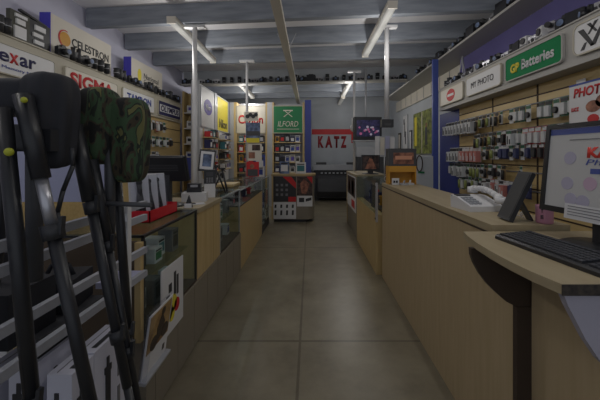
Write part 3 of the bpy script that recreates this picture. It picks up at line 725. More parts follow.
# ------------------------------------------------------------------ RIGHT WALL: fascia, signs, slatwall, hanging packs
t = thing('sign_fascia', 'warm grey fascia board carrying the signs along the right wall', 'fascia', (2.12, 0.9, 2.114))
MB().box((0, 0, 0), (0.37, 4.25, 0.35)).bevel(0.004, 1).make('board', M_fasciag, t)
MB().box((-0.012, 0, 0.345), (0.02, 4.25, 0.358)).make('top_lip', M_fasciag, t)
GX = 2.098
s = sign('shop_sign', 'white sign with red disc, farthest on the right fascia', (GX, 4.70, 2.185), R90, 0.74, 0.225, M_offw, M_fascia)
MB().prism(disc_pts(0.09, -0.003, 0, 0.112, sx=1.5), (0, 0.003, 0)).make('red_disc', M_red, s)
MB().box((-0.1, -0.005, 0.095), (0.1, -0.003, 0.13)).make('white_band', M_white, s)
s = sign('shop_sign', 'white sign with thin dark capitals beside the red disc sign', (GX, 3.85, 2.185), R90, 0.76, 0.225, M_white, M_fascia)
lettering(s, 'MY PHOTO', 0, 0.115, 0.5, 0.075, M_ink, bold=0.0)
s = sign('shop_sign', 'green sign with yellow and white lettering on the right fascia', (GX, 3.0, 2.185), R90, 0.75, 0.225, M_green, M_fasciag)
lettering(s, 'GP', -0.225, 0.105, 0.14, 0.095, M_yellow, bold=0.05); lettering(s, 'Batteries', 0.085, 0.11, 0.42, 0.1, M_white, bold=0.03)
s = sign('shop_sign', 'white sign with black crossed arrow emblem, nearest on the right fascia', (GX, 2.07, 2.185), R90, 0.86, 0.225, M_white, M_fascia, rad=0.05)
b = MB()
for p, q, w_ in (((-0.37, 0.18), (-0.265, 0.03), 0.024), ((-0.265, 0.03), (-0.16, 0.2), 0.02), ((-0.3, 0.205), (-0.235, 0.125), 0.014), ((-0.235, 0.205), (-0.3, 0.125), 0.014), ((-0.355, 0.02), (-0.325, 0.07), 0.016)):
    b.bar((p[0], -0.004, p[1]), (q[0], -0.004, q[1]), 0.004, w_, up=(0, 1, 0)) if False else b.prism([(p[0]-w_, -0.004, p[1]), (p[0]+w_, -0.004, p[1]), (q[0]+w_*0.6, -0.004, q[1]), (q[0]-w_*0.6, -0.004, q[1])], (0, 0.004, 0))
b.make('emblem', M_ink, s)

WX = 2.3
t = thing('slatwall_panel', 'maple slatwall of grooved panels along the right wall behind the counter', 'wall panel', (WX, 0.9, 0.3))
MB().box((0, 0, 0), (0.04, 3.95, 1.812)).make('board', M_slat, t)
b = MB()
for z in (0.26, 0.5, 0.74, 0.98, 1.22, 1.46, 1.7): b.box((-0.003, 0, z), (0.001, 3.95, z+0.014))
b.make('groove', M_slot, t)
b = MB()
for y in (0.72, 1.5, 2.27, 3.05): b.box((-0.004, y, 0), (0.001, y+0.022, 1.812))
b.make('joint_strip', M_slot, t)
for z in (1.62, 1.38, 1.14, 0.91, 0.72):
    MB().box((-0.012, 0.8, z), (0.0, 3.9, z+0.012)).make('hook_rail', M_grey, t)
o = MB().box((0, 0, 0), (0.04, 0.72, 2.112)).make('blue_partition', M_blue, None, (2.3, 4.86, 0))
tag(o, 'deep blue partition panel at the far end of the right slatwall', 'partition')
o = MB().box((0, 0, 0), (0.09, 0.05, 2.98)).make('blue_post', M_bluel, None, (2.03, 5.20, 0)); tag(o, 'brighter blue upright strip on the edge of the blue partition', 'post')

# pack prototypes (face -y locally; hang from z = 0 downwards)
def pack_mesh(nm, w, h, card, prod, extra, kind):
    b = MB()
    b.box((-w/2, 0, -h), (w/2, 0.003, 0), 0)
    b.box((-w/2, -0.002, -h*0.24), (w/2, 0, -h*0.04), 2)
    if kind == 0: b.box((-w*0.36, -0.022, -h*0.9), (w*0.36, 0, -h*0.3), 1)
    elif kind == 1:
        b.tube((-w*0.16, -0.014, -h*0.92), (-w*0.16, -0.014, -h*0.32), w*0.15, n=8, m=1); b.tube((w*0.18, -0.014, -h*0.92), (w*0.18, -0.014, -h*0.32), w*0.15, n=8, m=1)
    elif kind == 2:
        b.box((-w*0.45, -0.05, -h*0.97), (w*0.45, 0, -h*0.28), 1); b.box((-w*0.3, -0.052, -h*0.9), (-w*0.1, -0.05, -h*0.4), 2); b.box((w*0.12, -0.052, -h*0.9), (w*0.34, -0.05, -h*0.6), 2)
    else:
        b.tube((0, -0.02, -h*0.6), (0, 0, -h*0.6), w*0.36, n=12, m=1)
    b.tube((0, -0.03, -0.012), (0, 0.075, -0.012), 0.0022, n=6, m=3)
    return b.make(nm, [card, prod, extra, M_grey])
WP = mat('pack white', (196,198,200), 0.5, var=0.1, scale=20); GP_ = mat('pack green', (50,104,76), 0.5, var=0.3, scale=20); RP = mat('pack red', (176,56,58), 0.5, var=0.2, scale=20)
YP = mat('pack lime', (150,160,90), 0.5, var=0.3, scale=20); BP = mat('pack navy', (60,66,104), 0.5, var=0.2, scale=20); KP = mat('pack black', (46,46,48), 0.5, var=0.3, scale=20); TP = mat('pack tan', (150,126,92), 0.5, var=0.2, scale=20)
DR = mat('pack maroon', (92,50,50), 0.5)
PK = {
 'w': pack_mesh('hanging_pack', 0.082, 0.15, WP, WP, KP, 2), 'g': pack_mesh('hanging_pack', 0.075, 0.14, GP_, WP, KP, 0),
 'k': pack_mesh('hanging_pack', 0.07, 0.145, WP, KP, GP_, 3), 'r': pack_mesh('hanging_pack', 0.07, 0.15, RP, WP, WP, 0),
 'y': pack_mesh('hanging_pack', 0.065, 0.14, WP, YP, KP, 1), 'b': pack_mesh('hanging_pack', 0.075, 0.13, BP, BP, WP, 0),
 't': pack_mesh('hanging_pack', 0.06, 0.15, TP, KP, KP, 1), 'p': pack_mesh('hanging_pack', 0.082, 0.15, WP, mat('pack salmon', (190,120,112), 0.5, var=0.1, scale=20), WP, 2),
 'm': pack_mesh('hanging_pack', 0.07, 0.13, DR, KP, WP, 0), 's': pack_mesh('hanging_pack', 0.04, 0.13, WP, KP, GP_, 1)}
PKN = {'w': 'white', 'g': 'green', 'k': 'black', 'r': 'red and white', 'y': 'black and lime', 'b': 'navy', 't': 'tan', 'p': 'white and red', 'm': 'maroon', 's': 'slim white'}
used_pk = set()
def hang(code, x, y, z, rz, label, group, sc=1.0, tall=1.0):
    src = PK[code]
    if code in used_pk: o = src.copy(); COL.objects.link(o)
    else: o = src; used_pk.add(code)
    o.location = (x, y, z); o.rotation_euler = (0, 0, rz); o.scale = (sc, sc*1.2, sc*tall)
    tag(o, label, 'pack', group)
ROWS = [
 (1.905, 'top', [(2.62,'g'),(2.70,'g'),(2.78,'k'),(2.86,'g'),(2.94,'g'),(3.10,'k'),(3.18,'g'),(3.26,'g'),(3.34,'k'),(3.5,'s'),(3.58,'t'),(3.66,'s'),(3.74,'y'),(3.82,'t'),(3.9,'y'),(3.98,'t'),(4.06,'w'),(4.15,'w'),(4.24,'w'),(4.33,'w'),(4.42,'w'),(4.51,'w'),(4.6,'w'),(4.69,'w'),(4.78,'w')]),
 (1.675, 'second', [(2.5,'g'),(2.58,'k'),(2.66,'g'),(2.74,'k'),(2.82,'g'),(2.90,'r'),(2.98,'r'),(3.06,'r'),(3.14,'r'),(3.22,'g'),(3.30,'w'),(3.38,'k'),(3.46,'m'),(3.54,'k'),(3.62,'t'),(3.70,'y'),(3.78,'t'),(3.86,'t'),(3.94,'y'),(4.0,'t')]),
 (1.51, 'third', [(2.78,'y'),(2.86,'m'),(2.94,'m'),(3.02,'m'),(3.10,'b'),(3.18,'k'),(3.26,'b'),(3.34,'k'),(3.42,'b'),(3.5,'b'),(3.58,'k'),(3.66,'y'),(3.74,'t'),(3.82,'k'),(3.92,'p'),(4.01,'p'),(4.1,'p'),(4.19,'p'),(4.28,'p'),(4.37,'w'),(4.46,'w'),(4.55,'w'),(4.64,'w')]),
 (1.285, 'fourth', [(3.2,'s'),(3.46,'t'),(3.54,'k'),(3.62,'m'),(3.7,'k'),(3.78,'t'),(3.86,'k'),(3.94,'y'),(4.02,'y'),(4.1,'y'),(4.18,'k'),(4.26,'w'),(4.34,'w'),(4.42,'g'),(4.5,'w'),(4.58,'y'),(4.66,'g')]),
 (1.11, 'lowest', [(3.1,'b'),(3.18,'b'),(3.26,'b'),(3.34,'b'),(3.42,'p'),(3.5,'w'),(3.58,'p'),(3.66,'r'),(3.74,'w'),(3.82,'m'),(3.9,'k'),(3.98,'g'),(4.06,'y'),(4.14,'k'),(4.22,'y'),(4.3,'g'),(4.38,'y')]),
]
for z, nm, row in ROWS:
    cnt = 0
    for y, c in sorted(row, key=lambda q: -q[0]):
        cnt += 1
        hang(c, 2.2, 2.5+(y-2.5)*1.12, z, R90 + random.uniform(-0.12, 0.12), '%s pack, %s from the blue partition in the %s right slatwall row' % (PKN[c], nth(cnt), nm), 'packs on the right slatwall', random.uniform(0.96, 1.06)*(1.06 if y > 3.9 else 1.0), 1.3 if y > 3.9 else 1.15)
    cnt2 = 0
# left wall packs
for z, nm, row in ((1.985, 'upper', ['k','k','b','k','r','m','r','m','k']), (1.72, 'middle', ['w','w','k','b','k','k','g','k','g','k','m']), (1.46, 'lower', ['w','b','w','w','s','w','b'])):
    for i, c in enumerate(row):
        hang(c, -2.62, 4.62+i*0.13, z, L90, '%s pack, %s along the %s row under the left fascia' % (PKN[c], nth(i+1), nm), 'packs on the left wall', 1.25)
# sign board on the right slatwall
t = thing('photo_sign', 'white sign board with red capitals and food pictures on the near right slatwall', 'sign', (2.14, 2.18, 1.60), R90)
MB().box((-0.42, 0, 0), (0.42, 0.012, 0.37)).make('board', M_paper, t)
MB().box((-0.42, -0.002, 0.355), (0.42, 0.0, 0.37)).make('blue_edge', M_inkb, t)
lettering(t, 'PHOTO', -0.22, 0.295, 0.31, 0.075, M_red, bold=0.03, shear=0.15); lettering(t, 'KATZ', -0.36, 0.165, 0.07, 0.032, M_red, bold=0.04)
for x, z, r_, m_ in ((-0.2, 0.17, 0.045, M_skin), (-0.11, 0.2, 0.05, M_skin), (-0.02, 0.17, 0.05, M_skin), (-0.2, 0.075, 0.035, M_red), (-0.1, 0.06, 0.03, M_red)): MB().prism(disc_pts(r_, -0.003, x, z, 18, 1.4), (0, 0.003, 0)).make('picture', m_, t)
MB().box((-0.1, 0.012, 0.2), (0.1, 0.155, 0.23)).make('bracket', M_grey, t)
o = MB().box((-0.045, -0.004, -0.02), (0.045, 0, 0.02)).make('price_tag', [M_paper], None, (2.29, 2.66, 2.02), R90); tag(o, 'small white label on the bare slatwall above the sign board', 'label')

# right wall beyond the partition
WR = XR - 0.001
def framed(name, label, cat, y0, y1, z0, z1, m, fm=M_lgrey, fw=0.015, blobs=()):
    t = thing(name, label, cat, (WR-0.025, (y0+y1)/2, z0), R90)
    w_, h_ = abs(y1-y0), z1-z0
    MB().box((-w_/2, 0, 0), (w_/2, 0.02, h_)).make('backing', fm, t)
    MB().box((-w_/2+fw, -0.004, fw), (w_/2-fw, 0, h_-fw)).make('print', m, t)
    for x0, x1, a, c, mm in blobs: MB().box((x0*w_, -0.006, a*h_), (x1*w_, -0.004, c*h_)).make('print_figure', mm, t)
    return t
framed('wall_poster', 'tall green and grey photo poster beside the blue partition on the right wall', 'poster', 6.75, 8.05, 1.42, 2.44, M_photo, M_lgrey, 0.01, ((-0.04, -0.01, 0.02, 0.98, M_offw), (0.13, 0.24, 0.2, 0.6, M_dark), (0.16, 0.22, 0.6, 0.7, M_skin), (-0.42, -0.3, 0.2, 0.9, M_yellow)))
framed('wall_poster', 'white wall chart with dark figure on the right wall past the green poster', 'poster', 8.55, 8.95, 1.5, 2.5, M_paper, M_lgrey, 0.01, ((-0.2, 0.0, 0.4, 0.8, M_grey), (0.0, 0.2, 0.2, 0.55, M_dark), (-0.35, -0.1, 0.75, 0.9, M_dark)))
framed('picture_frame', 'narrow dark picture frame on the right wall, nearer of the two beside the wall chart', 'picture', 8.2, 8.4, 1.5, 2.05, M_paper, M_dark, 0.04)
framed('picture_frame', 'narrow brown picture frame on the right wall, farther of the two beside the wall chart', 'picture', 9.2, 9.45, 1.55, 2.05, M_offw, M_dbrown, 0.05)
# camera strap hanging on the white panel
o = thing('white_partition', 'white partition panel standing behind the right counter before the blue partition', 'partition', (1.62, 5.19, 0))
MB().box((0, 0, 0), (0.41, 0.05, 1.38)).make('panel', M_wallr, o)
b = MB()
sp = [(1.80+0.05*math.cos(a)*(1.0), 5.18, 1.26+0.13*math.sin(a)) for a in [math.radians(15*i) for i in range(25)]]
b.path(sp, 0.009, 6); o = thing('hanging_neck_strap', 'dark looped camera strap hanging on the white panel', 'strap', (1.8, 5.18, 1.1))
x_ = b.make('loop', M_dbrown, o, (-1.8, -5.18, -1.1)); MB().box((-0.02, -0.008, 0.0), (0.08, 0.004, 0.028)).make('green_tag', M_dgreen, o)

# ------------------------------------------------------------------ items on the far right counter
yk = 4.0
t = thing('photo_display', 'amber photo display box with a lit print on the right counter', 'display box', (1.005, 3.42+0.12, 1.0805), 0)
w_ = 0.30
MB().box((-w_/2, 0.0, 0), (w_/2, 0.015, 0.2)).make('back_board', M_orange, t)
for x_ in (-w_/2, w_/2-0.012): MB().box((x_, -0.12, 0), (x_+0.012, 0, 0.134)).make('side_board', M_orange, t)
MB().box((-w_/2, -0.12, 0.135), (w_/2, 0.0, 0.2)).make('amber_band', M_orange, t)
MB().box((-w_/2, -0.12, 0.2), (w_/2, 0.015, 0.39)).make('print_case', M_dark, t)
MB().box((-w_/2+0.05, -0.124, 0.22), (w_/2-0.03, -0.12, 0.345)).make('print', M_skin, t)
MB().box((-w_/2+0.07, -0.127, 0.27), (w_/2-0.05, -0.124, 0.31)).make('print_band', mat('peach print', (210,150,120), 0.5), t)  # paler peach band across the print
o = MB().box((-0.04, -0.003, 0), (0.04, 0.003, 0.07)); o.box((-0.025, -0.005, 0.02), (-0.005, -0.003, 0.045), 1); o.box((0.003, -0.005, 0.02), (0.024, -0.003, 0.045), 1)
o = o.make('price_card', [M_paper, M_ink], None, (0.92, 3.39, 1.0805), 0.1); tag(o, 'white card with dark symbols in front of the amber display box', 'card')
for k, (x, y, m, lb) in enumerate(((1.0, 3.36, M_lgrey, 'small grey gadget lying by the white card on the right counter'), (1.07, 3.38, M_white, 'small white gadget at the foot of the amber display box'))):
    b = MB().box((-0.035, -0.03, 0), (0.035, 0.03, 0.02)).bevel(0.005, 2); b.tube((0, 0, 0.02), (0.01, 0, 0.05), 0.012, 0.008, 10); o = b.make('gadget', m, None, (x, y, 1.0805), 0.4*k); tag(o, lb, 'gadget')
t = thing('white_mug', 'white mug where the glass counter meets the tan counter on the right', 'mug', (0.95, 3.75, 1.0655), 2.6)
MB().lathe([(0, 0), (0.035, 0), (0.04, 0.006), (0.042, 0.1), (0.038, 0.1), (0.036, 0.01), (0, 0.008)], n=20).make('body', M_white, t)
MB().path([(0.04+0.028*math.sin(a), 0, 0.05+0.03*math.cos(a)) for a in [math.radians(q) for q in range(0, 181, 20)]], 0.005).make('handle', M_white, t)
t, scr, T = monitor('small black photo monitor standing on the last right counter section', (1.05, 5.45, 1.0705), 0.0, 0.32, 0.27, 0.06, -0.05)
scr.data.materials[0] = M_photod
MB().prism([(-0.1, -0.0055, 0.03), (0.1, -0.0055, 0.03), (0.03, -0.0055, 0.2), (-0.02, -0.0055, 0.22)], (0, 0.0013, 0)).xf(T).make('photo_figure', M_skin, t)
# television on its bracket
t = thing('television', 'television on a bracket under the joists showing a crowd scene', 'television', (1.1, 5.95, 1.68), 0.06)
MB().box((-0.26, 0, 0), (0.26, 0.16, 0.44)).bevel(0.015, 2).make('cabinet', M_black, t)
MB().box((-0.22, -0.005, 0.07), (0.22, 0.0, 0.38)).make('screen', mat('television blue picture', (80,76,130), 0.3, rgb2=(36,36,60), scale=18, emit=0.06), t)
random.seed(3)
b = MB()
for i in range(16): b.prism(disc_pts(0.016+0.012*random.random(), -0.0065, random.uniform(-0.18, 0.19), random.uniform(0.1, 0.26), 10), (0, 0.0015, 0), i % 2)
b.make('picture', [mat('tv pink', (220,120,170), 0.3, emit=0.3), mat('tv white', (220,210,230), 0.3, emit=0.3)], t)
MB().box((-0.28, -0.03, -0.025), (0.28, 0.17, 0.0)).make('tray', M_lgrey, t)
MB().tube((0, 0.19, -0.02), (0, 0.19, 1.4), 0.02, n=12).make('hanger', M_lgrey, t); MB().box((-0.05, 0.15, 0.1), (0.05, 0.21, 0.3)).make('mount', M_dark, t)
t = thing('security_camera', 'white dome camera fixed on the thin pole beside the television', 'camera', (0.885, 6.3, 1.88))
MB().tube((0, 0, 0), (0, 0, 0.26), 0.045, 0.055, 16).make('collar', M_white, t); MB().ball((0, -0.02, 0.06), 0.09).make('dome', M_white, t)
t = thing('hanging_black_box', 'black box at the lower end of the hanging pole above the right counter', 'box', (1.0, 4.1, 1.76))
MB().box((-0.075, -0.05, 0), (0.075, 0.05, 0.10)).bevel(0.006, 2).make('body', M_black, t); MB().box((-0.04, -0.053, 0.02), (0.04, -0.05, 0.05)).make('slot', M_dark, t)
t = thing('paper_rack', 'white rack of hanging paper sheets below the black box', 'rack', (1.19, 5.0, 1.40))
MB().box((-0.15, 0.03, 0.02), (0.15, 0.04, 0.3)).make('back_board', M_lgrey, t)
for i in range(4): MB().bar((-0.12+i*0.08, 0.02, 0.0), (-0.12+i*0.08, 0.0, 0.3-0.02*(i % 2)), 0.07, 0.004, up=(0,1,0)).make('sheet', [M_paper, M_offw, M_lil, M_paper][i], t)
MB().tube((0, 0.035, -0.34), (0, 0.035, 0.05), 0.01, n=8).make('stem', M_lgrey, t)
t = thing('dark_recess_block', 'dark block with a pale top, added for the dark recess at the far right', 'recess block', (1.75, 8.9, 0))  # added block, its dark colour stands for the shaded recess
MB().box((-0.42, 0, 0), (0.42, 0.5, 1.35)).make('body', M_dark, t); MB().box((-0.44, -0.01, 1.35), (0.44, 0.52, 1.62)).make('pale_top', M_lgrey, t)

# ------------------------------------------------------------------ CAMERAS AND OPTICS ON THE SHELVES
def proto(kind):
    t = thing(*{'slr': ('reflex_camera', 'x', 'camera'), 'range': ('silver_top_camera', 'x', 'camera'), 'lens': ('camera_lens', 'x', 'lens'),
               'bino': ('binoculars', 'x', 'binoculars'), 'bag': ('camera_case', 'x', 'camera case'), 'box': ('box_camera', 'x', 'camera'), 'movie': ('movie_camera', 'x', 'camera')}[kind])
    if kind == 'slr':
        b = MB().box((-0.07, -0.022, 0), (0.07, 0.022, 0.085)).bevel(0.008, 2); b.prism([(-0.03, -0.024, 0.084), (0.03, -0.024, 0.084), (0.016, -0.024, 0.115), (-0.016, -0.024, 0.115)], (0, 0.044, 0)); b.tube((0.05, 0, 0.084), (0.05, 0, 0.097), 0.012); b.tube((-0.05, 0, 0.084), (-0.05, 0, 0.095), 0.014)
        b.make('body', M_black, t)
        l = MB().tube((0, -0.02, 0.043), (0, -0.085, 0.043), 0.034, 0.031, 18).make('lens', M_blacks, t)
        MB().tube((0, -0.0845, 0.043), (0, -0.087, 0.043), 0.025, n=18).make('lens_glass', M_photob, l)
    elif kind == 'range':
        MB().box((-0.065, -0.018, 0), (0.065, 0.018, 0.055)).bevel(0.006, 2).make('body', M_black, t)
        b = MB().box((-0.065, -0.018, 0.055), (0.065, 0.018, 0.085)).bevel(0.006, 2); b.tube((0.045, 0, 0.085), (0.045, 0, 0.096), 0.012); b.box((-0.02, -0.01, 0.085), (0.02, 0.01, 0.095)); b.make('top_plate', M_silver, t)
        l = MB().tube((0, -0.018, 0.036), (0, -0.05, 0.036), 0.027, 0.025, 18).make('lens', M_silver, t)
        MB().tube((0, -0.0495, 0.036), (0, -0.052, 0.036), 0.018, n=18).make('lens_glass', M_ink, l)
    elif kind == 'lens':
        MB().lathe([(0, 0), (0.034, 0), (0.034, 0.05), (0.038, 0.055), (0.038, 0.1), (0.034, 0.105), (0.04, 0.13), (0.035, 0.13), (0.03, 0.12), (0, 0.12)], n=18).make('barrel', M_black, t)
        MB().tube((0, 0, 0.06), (0, 0, 0.066), 0.0388, n=18).make('ring', M_lgrey, t)
    elif kind == 'bino':
        for s_ in (-1, 1):
            MB().lathe([(0, 0), (0.03, 0), (0.03, 0.06), (0.02, 0.1), (0.022, 0.14), (0, 0.14)], (0.036*s_, 0, 0), 16).make('tube', M_black, t)
        MB().box((-0.02, -0.012, 0.04), (0.02, 0.012, 0.1)).make('bridge', M_dark, t)
    elif kind == 'bag':
        MB().box((-0.1, -0.07, 0), (0.1, 0.07, 0.15)).bevel(0.015, 2).make('case', M_bag, t)
        MB().path([(-0.06, 0, 0.148), (-0.05, 0, 0.175), (0.05, 0, 0.175), (0.06, 0, 0.148)], 0.007).make('handle', M_black, t)
    elif kind == 'box':
        MB().box((-0.045, -0.05, 0), (0.045, 0.05, 0.11)).bevel(0.005, 1).make('body', M_white, t)
        MB().tube((0, -0.05, 0.07), (0, -0.062, 0.07), 0.03, n=16).make('lens', M_ink, t)
        MB().box((-0.047, -0.052, 0.02), (0.047, -0.049, 0.034)).make('band', M_grey, t)
    else:
        MB().box((-0.03, -0.06, 0.03), (0.03, 0.07, 0.12)).bevel(0.006, 1).make('body', M_silver, t)
        MB().tube((0, -0.06, 0.08), (0, -0.12, 0.08), 0.022, 0.026, 16).make('lens', M_black, t)
        MB().tube((0, 0, 0), (0, 0, 0.03), 0.015, n=10).make('grip', M_black, t)
    return t
PROTO = {k: proto(k) for k in ('slr', 'range', 'lens', 'bino', 'bag', 'box', 'movie')}
used = set()
KD_ = {'slr': 'black reflex camera', 'range': 'silver topped camera', 'lens': 'upright black lens', 'bino': 'upright black binoculars', 'bag': 'black camera case', 'box': 'white box camera', 'movie': 'silver movie camera'}
def put(kind, loc, rz, label, group, sc):
    p = PROTO[kind]
    if kind in used: return dup(p, loc, rz, label, group, sc)
    used.add(kind); p.location = loc; p.rotation_euler = (0, 0, rz); p.scale = (sc,)*3; p['label'] = label; p['group'] = group
    return p
# cross shelf
seq = ['slr','slr','range','slr','range','lens','lens','lens','slr','range','slr','lens','slr','lens','bag','slr','bag','range','lens','slr','lens','slr','range','slr','lens','slr','range','slr']
for i, k in enumerate(seq):
    x = -2.85 + i*(4.85/(len(seq)-1)); y = 6.87 + SK*x + 0.09
    put(k, (x, y, 3.0155), random.uniform(-0.3, 0.3), '%s, %s from the left wall on the cross shelf' % (KD_[k], nth(i+1)), 'old cameras on the cross shelf', random.uniform(1.0, 1.2) if k != 'bag' else 0.95)
# long shelf, right
seq = ['bag','slr','slr','bag','range','slr','bag','slr','slr','range','slr','bag','slr','range','slr','slr']
for i, k in enumerate(seq):
    put(k, (2.24, 2.95+i*0.225, 3.0155), R90+random.uniform(-0.4, 0.4), '%s, %s from the near end of the high right shelf' % (KD_[k], nth(i+1)), 'old cameras on the long right shelf', random.uniform(1.1, 1.35) if k != 'bag' else 0.95)
# left fascia top
spots = [(3.42,'slr'),(3.62,'bino'),(3.78,'slr'),(3.93,'lens'),(4.05,'lens'),(4.17,'lens'),(4.38,'lens'),(4.52,'bino'),(4.7,'slr'),(4.86,'slr'),(5.0,'range'),(5.15,'slr'),(5.32,'bino'),(5.5,'slr'),(5.75,'slr'),(5.95,'lens'),(6.1,'bino'),(6.25,'slr'),(6.42,'bag'),(2.72,'lens'),(2.79,'lens')]
for i, (y, k) in enumerate(sorted(spots)):
    put(k, (-2.69 if k != 'bag' else -2.72, y, 2.4755), L90+random.uniform(-0.4, 0.4), '%s, %s from the near end on the left fascia top' % (KD_[k], nth(i+1)), 'optics along the left fascia', random.uniform(0.95, 1.12) if k not in ('bag',) else 0.8)
# right fascia top
seq = ['slr','box','range','movie','slr','range','slr','bag','slr','movie','box','range','box','bag','lens','range','slr','bino','range','slr','box','range','bino','range','slr','slr','range','lens','lens']
ys_ = [1.75+0.119*i for i in range(len(seq))]
for i, (y, k) in enumerate(zip(ys_, seq)):
    sc = random.uniform(1.0, 1.35) if k != 'bag' else 0.85
    put(k, (2.2, y, 2.4725), R90+random.uniform(-0.4, 0.4), '%s, %s from the near end on the right fascia top' % (KD_[k], nth(i+1)), 'old cameras along the right fascia', sc*0.85)
# folded mini stand leaning near the far end (white legs)
t = thing('light_stand', 'white spread legged light stand on the right fascia near the far end', 'stand', (2.3, 4.75, 2.4725))
for a, b_ in (((0, 0.18, 0), (0, 0.0, 0.42)), ((0, -0.02, 0), (0, 0.0, 0.42)), ((0.1, 0.08, 0), (0, 0, 0.42))): MB().tube(a, b_, 0.009, n=8).make('leg', M_lgrey, t)
# open kit case at the near end of the left fascia
t = thing('gadget_display', 'olive and black gadget board with white packs, nearest on the left fascia', 'display board', (-2.74, 2.88, 2.4755), L90)
MB().box((0, 0, 0), (0.2, 0.04, 0.27)).bevel(0.012, 2).make('olive_panel', mat('olive grey panel', (72,72,64), 0.6), t)
MB().box((0.2, 0, 0), (0.44, 0.05, 0.26)).bevel(0.012, 2).make('black_panel', M_black, t)
for (x0, x1, z0, z1) in ((0.03,0.15,0.02,0.13),(0.05,0.14,0.15,0.2),(0.04,0.16,0.215,0.245),(0.24,0.35,0.03,0.07),(0.23,0.34,0.1,0.14),(0.25,0.37,0.17,0.22)):
    MB().box((x0, -0.015, z0), (x1, 0.0, z1)).make('white_pack', M_white, t)
MB().bar((0.1, 0.01, 0.3), (0.4, 0.01, 0.255), 0.03, 0.02).make('black_bar', M_black, t)

# ------------------------------------------------------------------ LEFT COUNTER TOP ITEMS
ZG = 1.0005
def acrylic_pack():
    pass
t = thing('red_tray', 'red plastic tray holding clear tripod packs on the near left display case', 'tray', (-1.05, 2.04, ZG), L90)
b = MB(); b.box((-0.19, -0.11, 0), (0.19, 0.08, 0.006)); b.box((-0.19, -0.11, 0), (0.19, -0.104, 0.07)); b.box((-0.19, 0.074, 0), (0.19, 0.08, 0.07)); b.box((-0.19, -0.11, 0), (-0.184, 0.08, 0.07)); b.box((0.184, -0.11, 0), (0.19, 0.08, 0.07))
b.make('tray', M_redp, t)
for k, y in enumerate((1.92, 2.03, 2.14)):
    q = thing('tripod_pack', 'clear pack with a small black tripod in the red tray, %s from the near end' % nth(k+1), 'pack', (-1.03, y, ZG+0.0065), L90-0.8, 'tripod packs in the red tray'); q.scale = (1.15, 1.0, 1.1)
    T = Matrix.Rotation(math.radians(-14), 4, 'X')
    MB().box((-0.05, 0.0, 0.0), (0.05, 0.004, 0.25)).xf(T).make('backing_card', M_paper, q)
    b = MB().box((-0.047, -0.03, 0.01), (0.047, -0.001, 0.24)).bevel(0.004, 1); b.xf(T); b.make('clear_shell', M_clear, q)
    b = MB(); b.tube((0, -0.014, 0.13), (0, -0.014, 0.2), 0.012, n=10); b.ball((0, -0.014, 0.205), 0.016)
    for s_ in (-1, 0, 1): b.tube((0, -0.014, 0.15), (0.02*s_, -0.014, 0.02), 0.012, 0.009, 8)
    b.xf(T); b.make('mini_tripod', M_black, q)
# POS monitor seen from behind
t, scr, T = monitor('wide black till monitor seen from behind on the left counter', (-1.13, 2.5, 1.0015), PI-0.1, 0.36, 0.2, 0.2, -0.3)
t.children[0].data.materials[0] = M_blacks
b = MB()
for i in range(4): b.box((-0.12, 0.0355, 0.09+i*0.014), (0.12, 0.037, 0.096+i*0.014))
b.xf(T).make('vent_slot', M_dark, t)
ZW = 1.0015
o = MB().box((-0.1, -0.07, 0), (0.1, 0.07, 0.075)).bevel(0.004, 1).make('white_box', M_white, None, (-1.0, 2.74, ZW), 0.2)
tag(o, 'white carton on the maple block carrying black gadgets', 'box')
t = thing('flash_unit', 'stack of two black flash units on the white carton', 'flash', (-1.01, 2.76, ZW+0.0755), 0.2)
MB().box((-0.06, -0.04, 0), (0.06, 0.04, 0.035)).bevel(0.006, 2).make('body', M_black, t); MB().box((-0.055, -0.038, 0.036), (0.055, 0.038, 0.075)).bevel(0.006, 2).make('head', M_blacks, t); MB().box((-0.03, -0.04, 0.045), (0.03, -0.038, 0.065)).make('window', M_lgrey, t)
o = MB().box((-0.06, -0.045, 0), (0.06, 0.045, 0.006)); o.box((-0.05, -0.035, 0.006), (-0.01, 0.035, 0.0065), 1); o = o.make('leaflet', [M_paper, M_ink], None, (-0.92, 2.56, ZW), 0.5); tag(o, 'white leaflet lying on the maple block before the carton', 'leaflet')
t = thing('card_stand', 'black and white card stand on the front corner of the maple block', 'stand', (-0.93, 2.42, ZW), 0.2)
b = MB().prism([(-0.03, -0.03, 0), (0.03, -0.03, 0), (0.0, -0.01, 0.09)], (0, 0.03, 0)); b.make('body', M_black, t); MB().box((-0.025, -0.05, 0), (0.025, -0.032, 0.03)).make('card', M_paper, t)
t = thing('digital_picture', 'upright black digital photo frame with white mount behind the black telephone', 'digital frame', (-1.13, 3.42, 1.0005), 0.35)
T = Matrix.Translation((0, 0, 0.225)) @ Matrix.Rotation(math.radians(-14), 4, 'X') @ Matrix.Rotation(math.radians(6), 4, 'Y')
MB().box((-0.085, 0, 0), (0.085, 0.02, 0.24)).bevel(0.004, 1).xf(T).make('frame', M_black, t)
MB().box((-0.07, -0.004, 0.02), (0.07, 0.0, 0.22)).xf(T).make('mount', M_white, t); MB().box((-0.045, -0.006, 0.05), (0.045, -0.004, 0.19)).xf(T).make('picture', M_photob, t)
MB().bar((0, 0.03, 0.26), (0, 0.03, 0.0), 0.04, 0.012).make('stem', M_black, t); MB().box((-0.05, -0.02, 0), (0.05, 0.06, 0.02)).make('foot', M_black, t)
t = thing('card_terminal', 'black bulky card terminal on a white carton beside the upright photo frame', 'terminal', (-0.955, 3.0, 1.1305), 0.3)
MB().box((-0.05, -0.05, 0), (0.05, 0.05, 0.13)).bevel(0.02, 3).make('body', M_black, t); MB().box((-0.03, -0.053, 0.07), (0.03, -0.05, 0.11)).make('screen', M_dark, t)
b = MB()
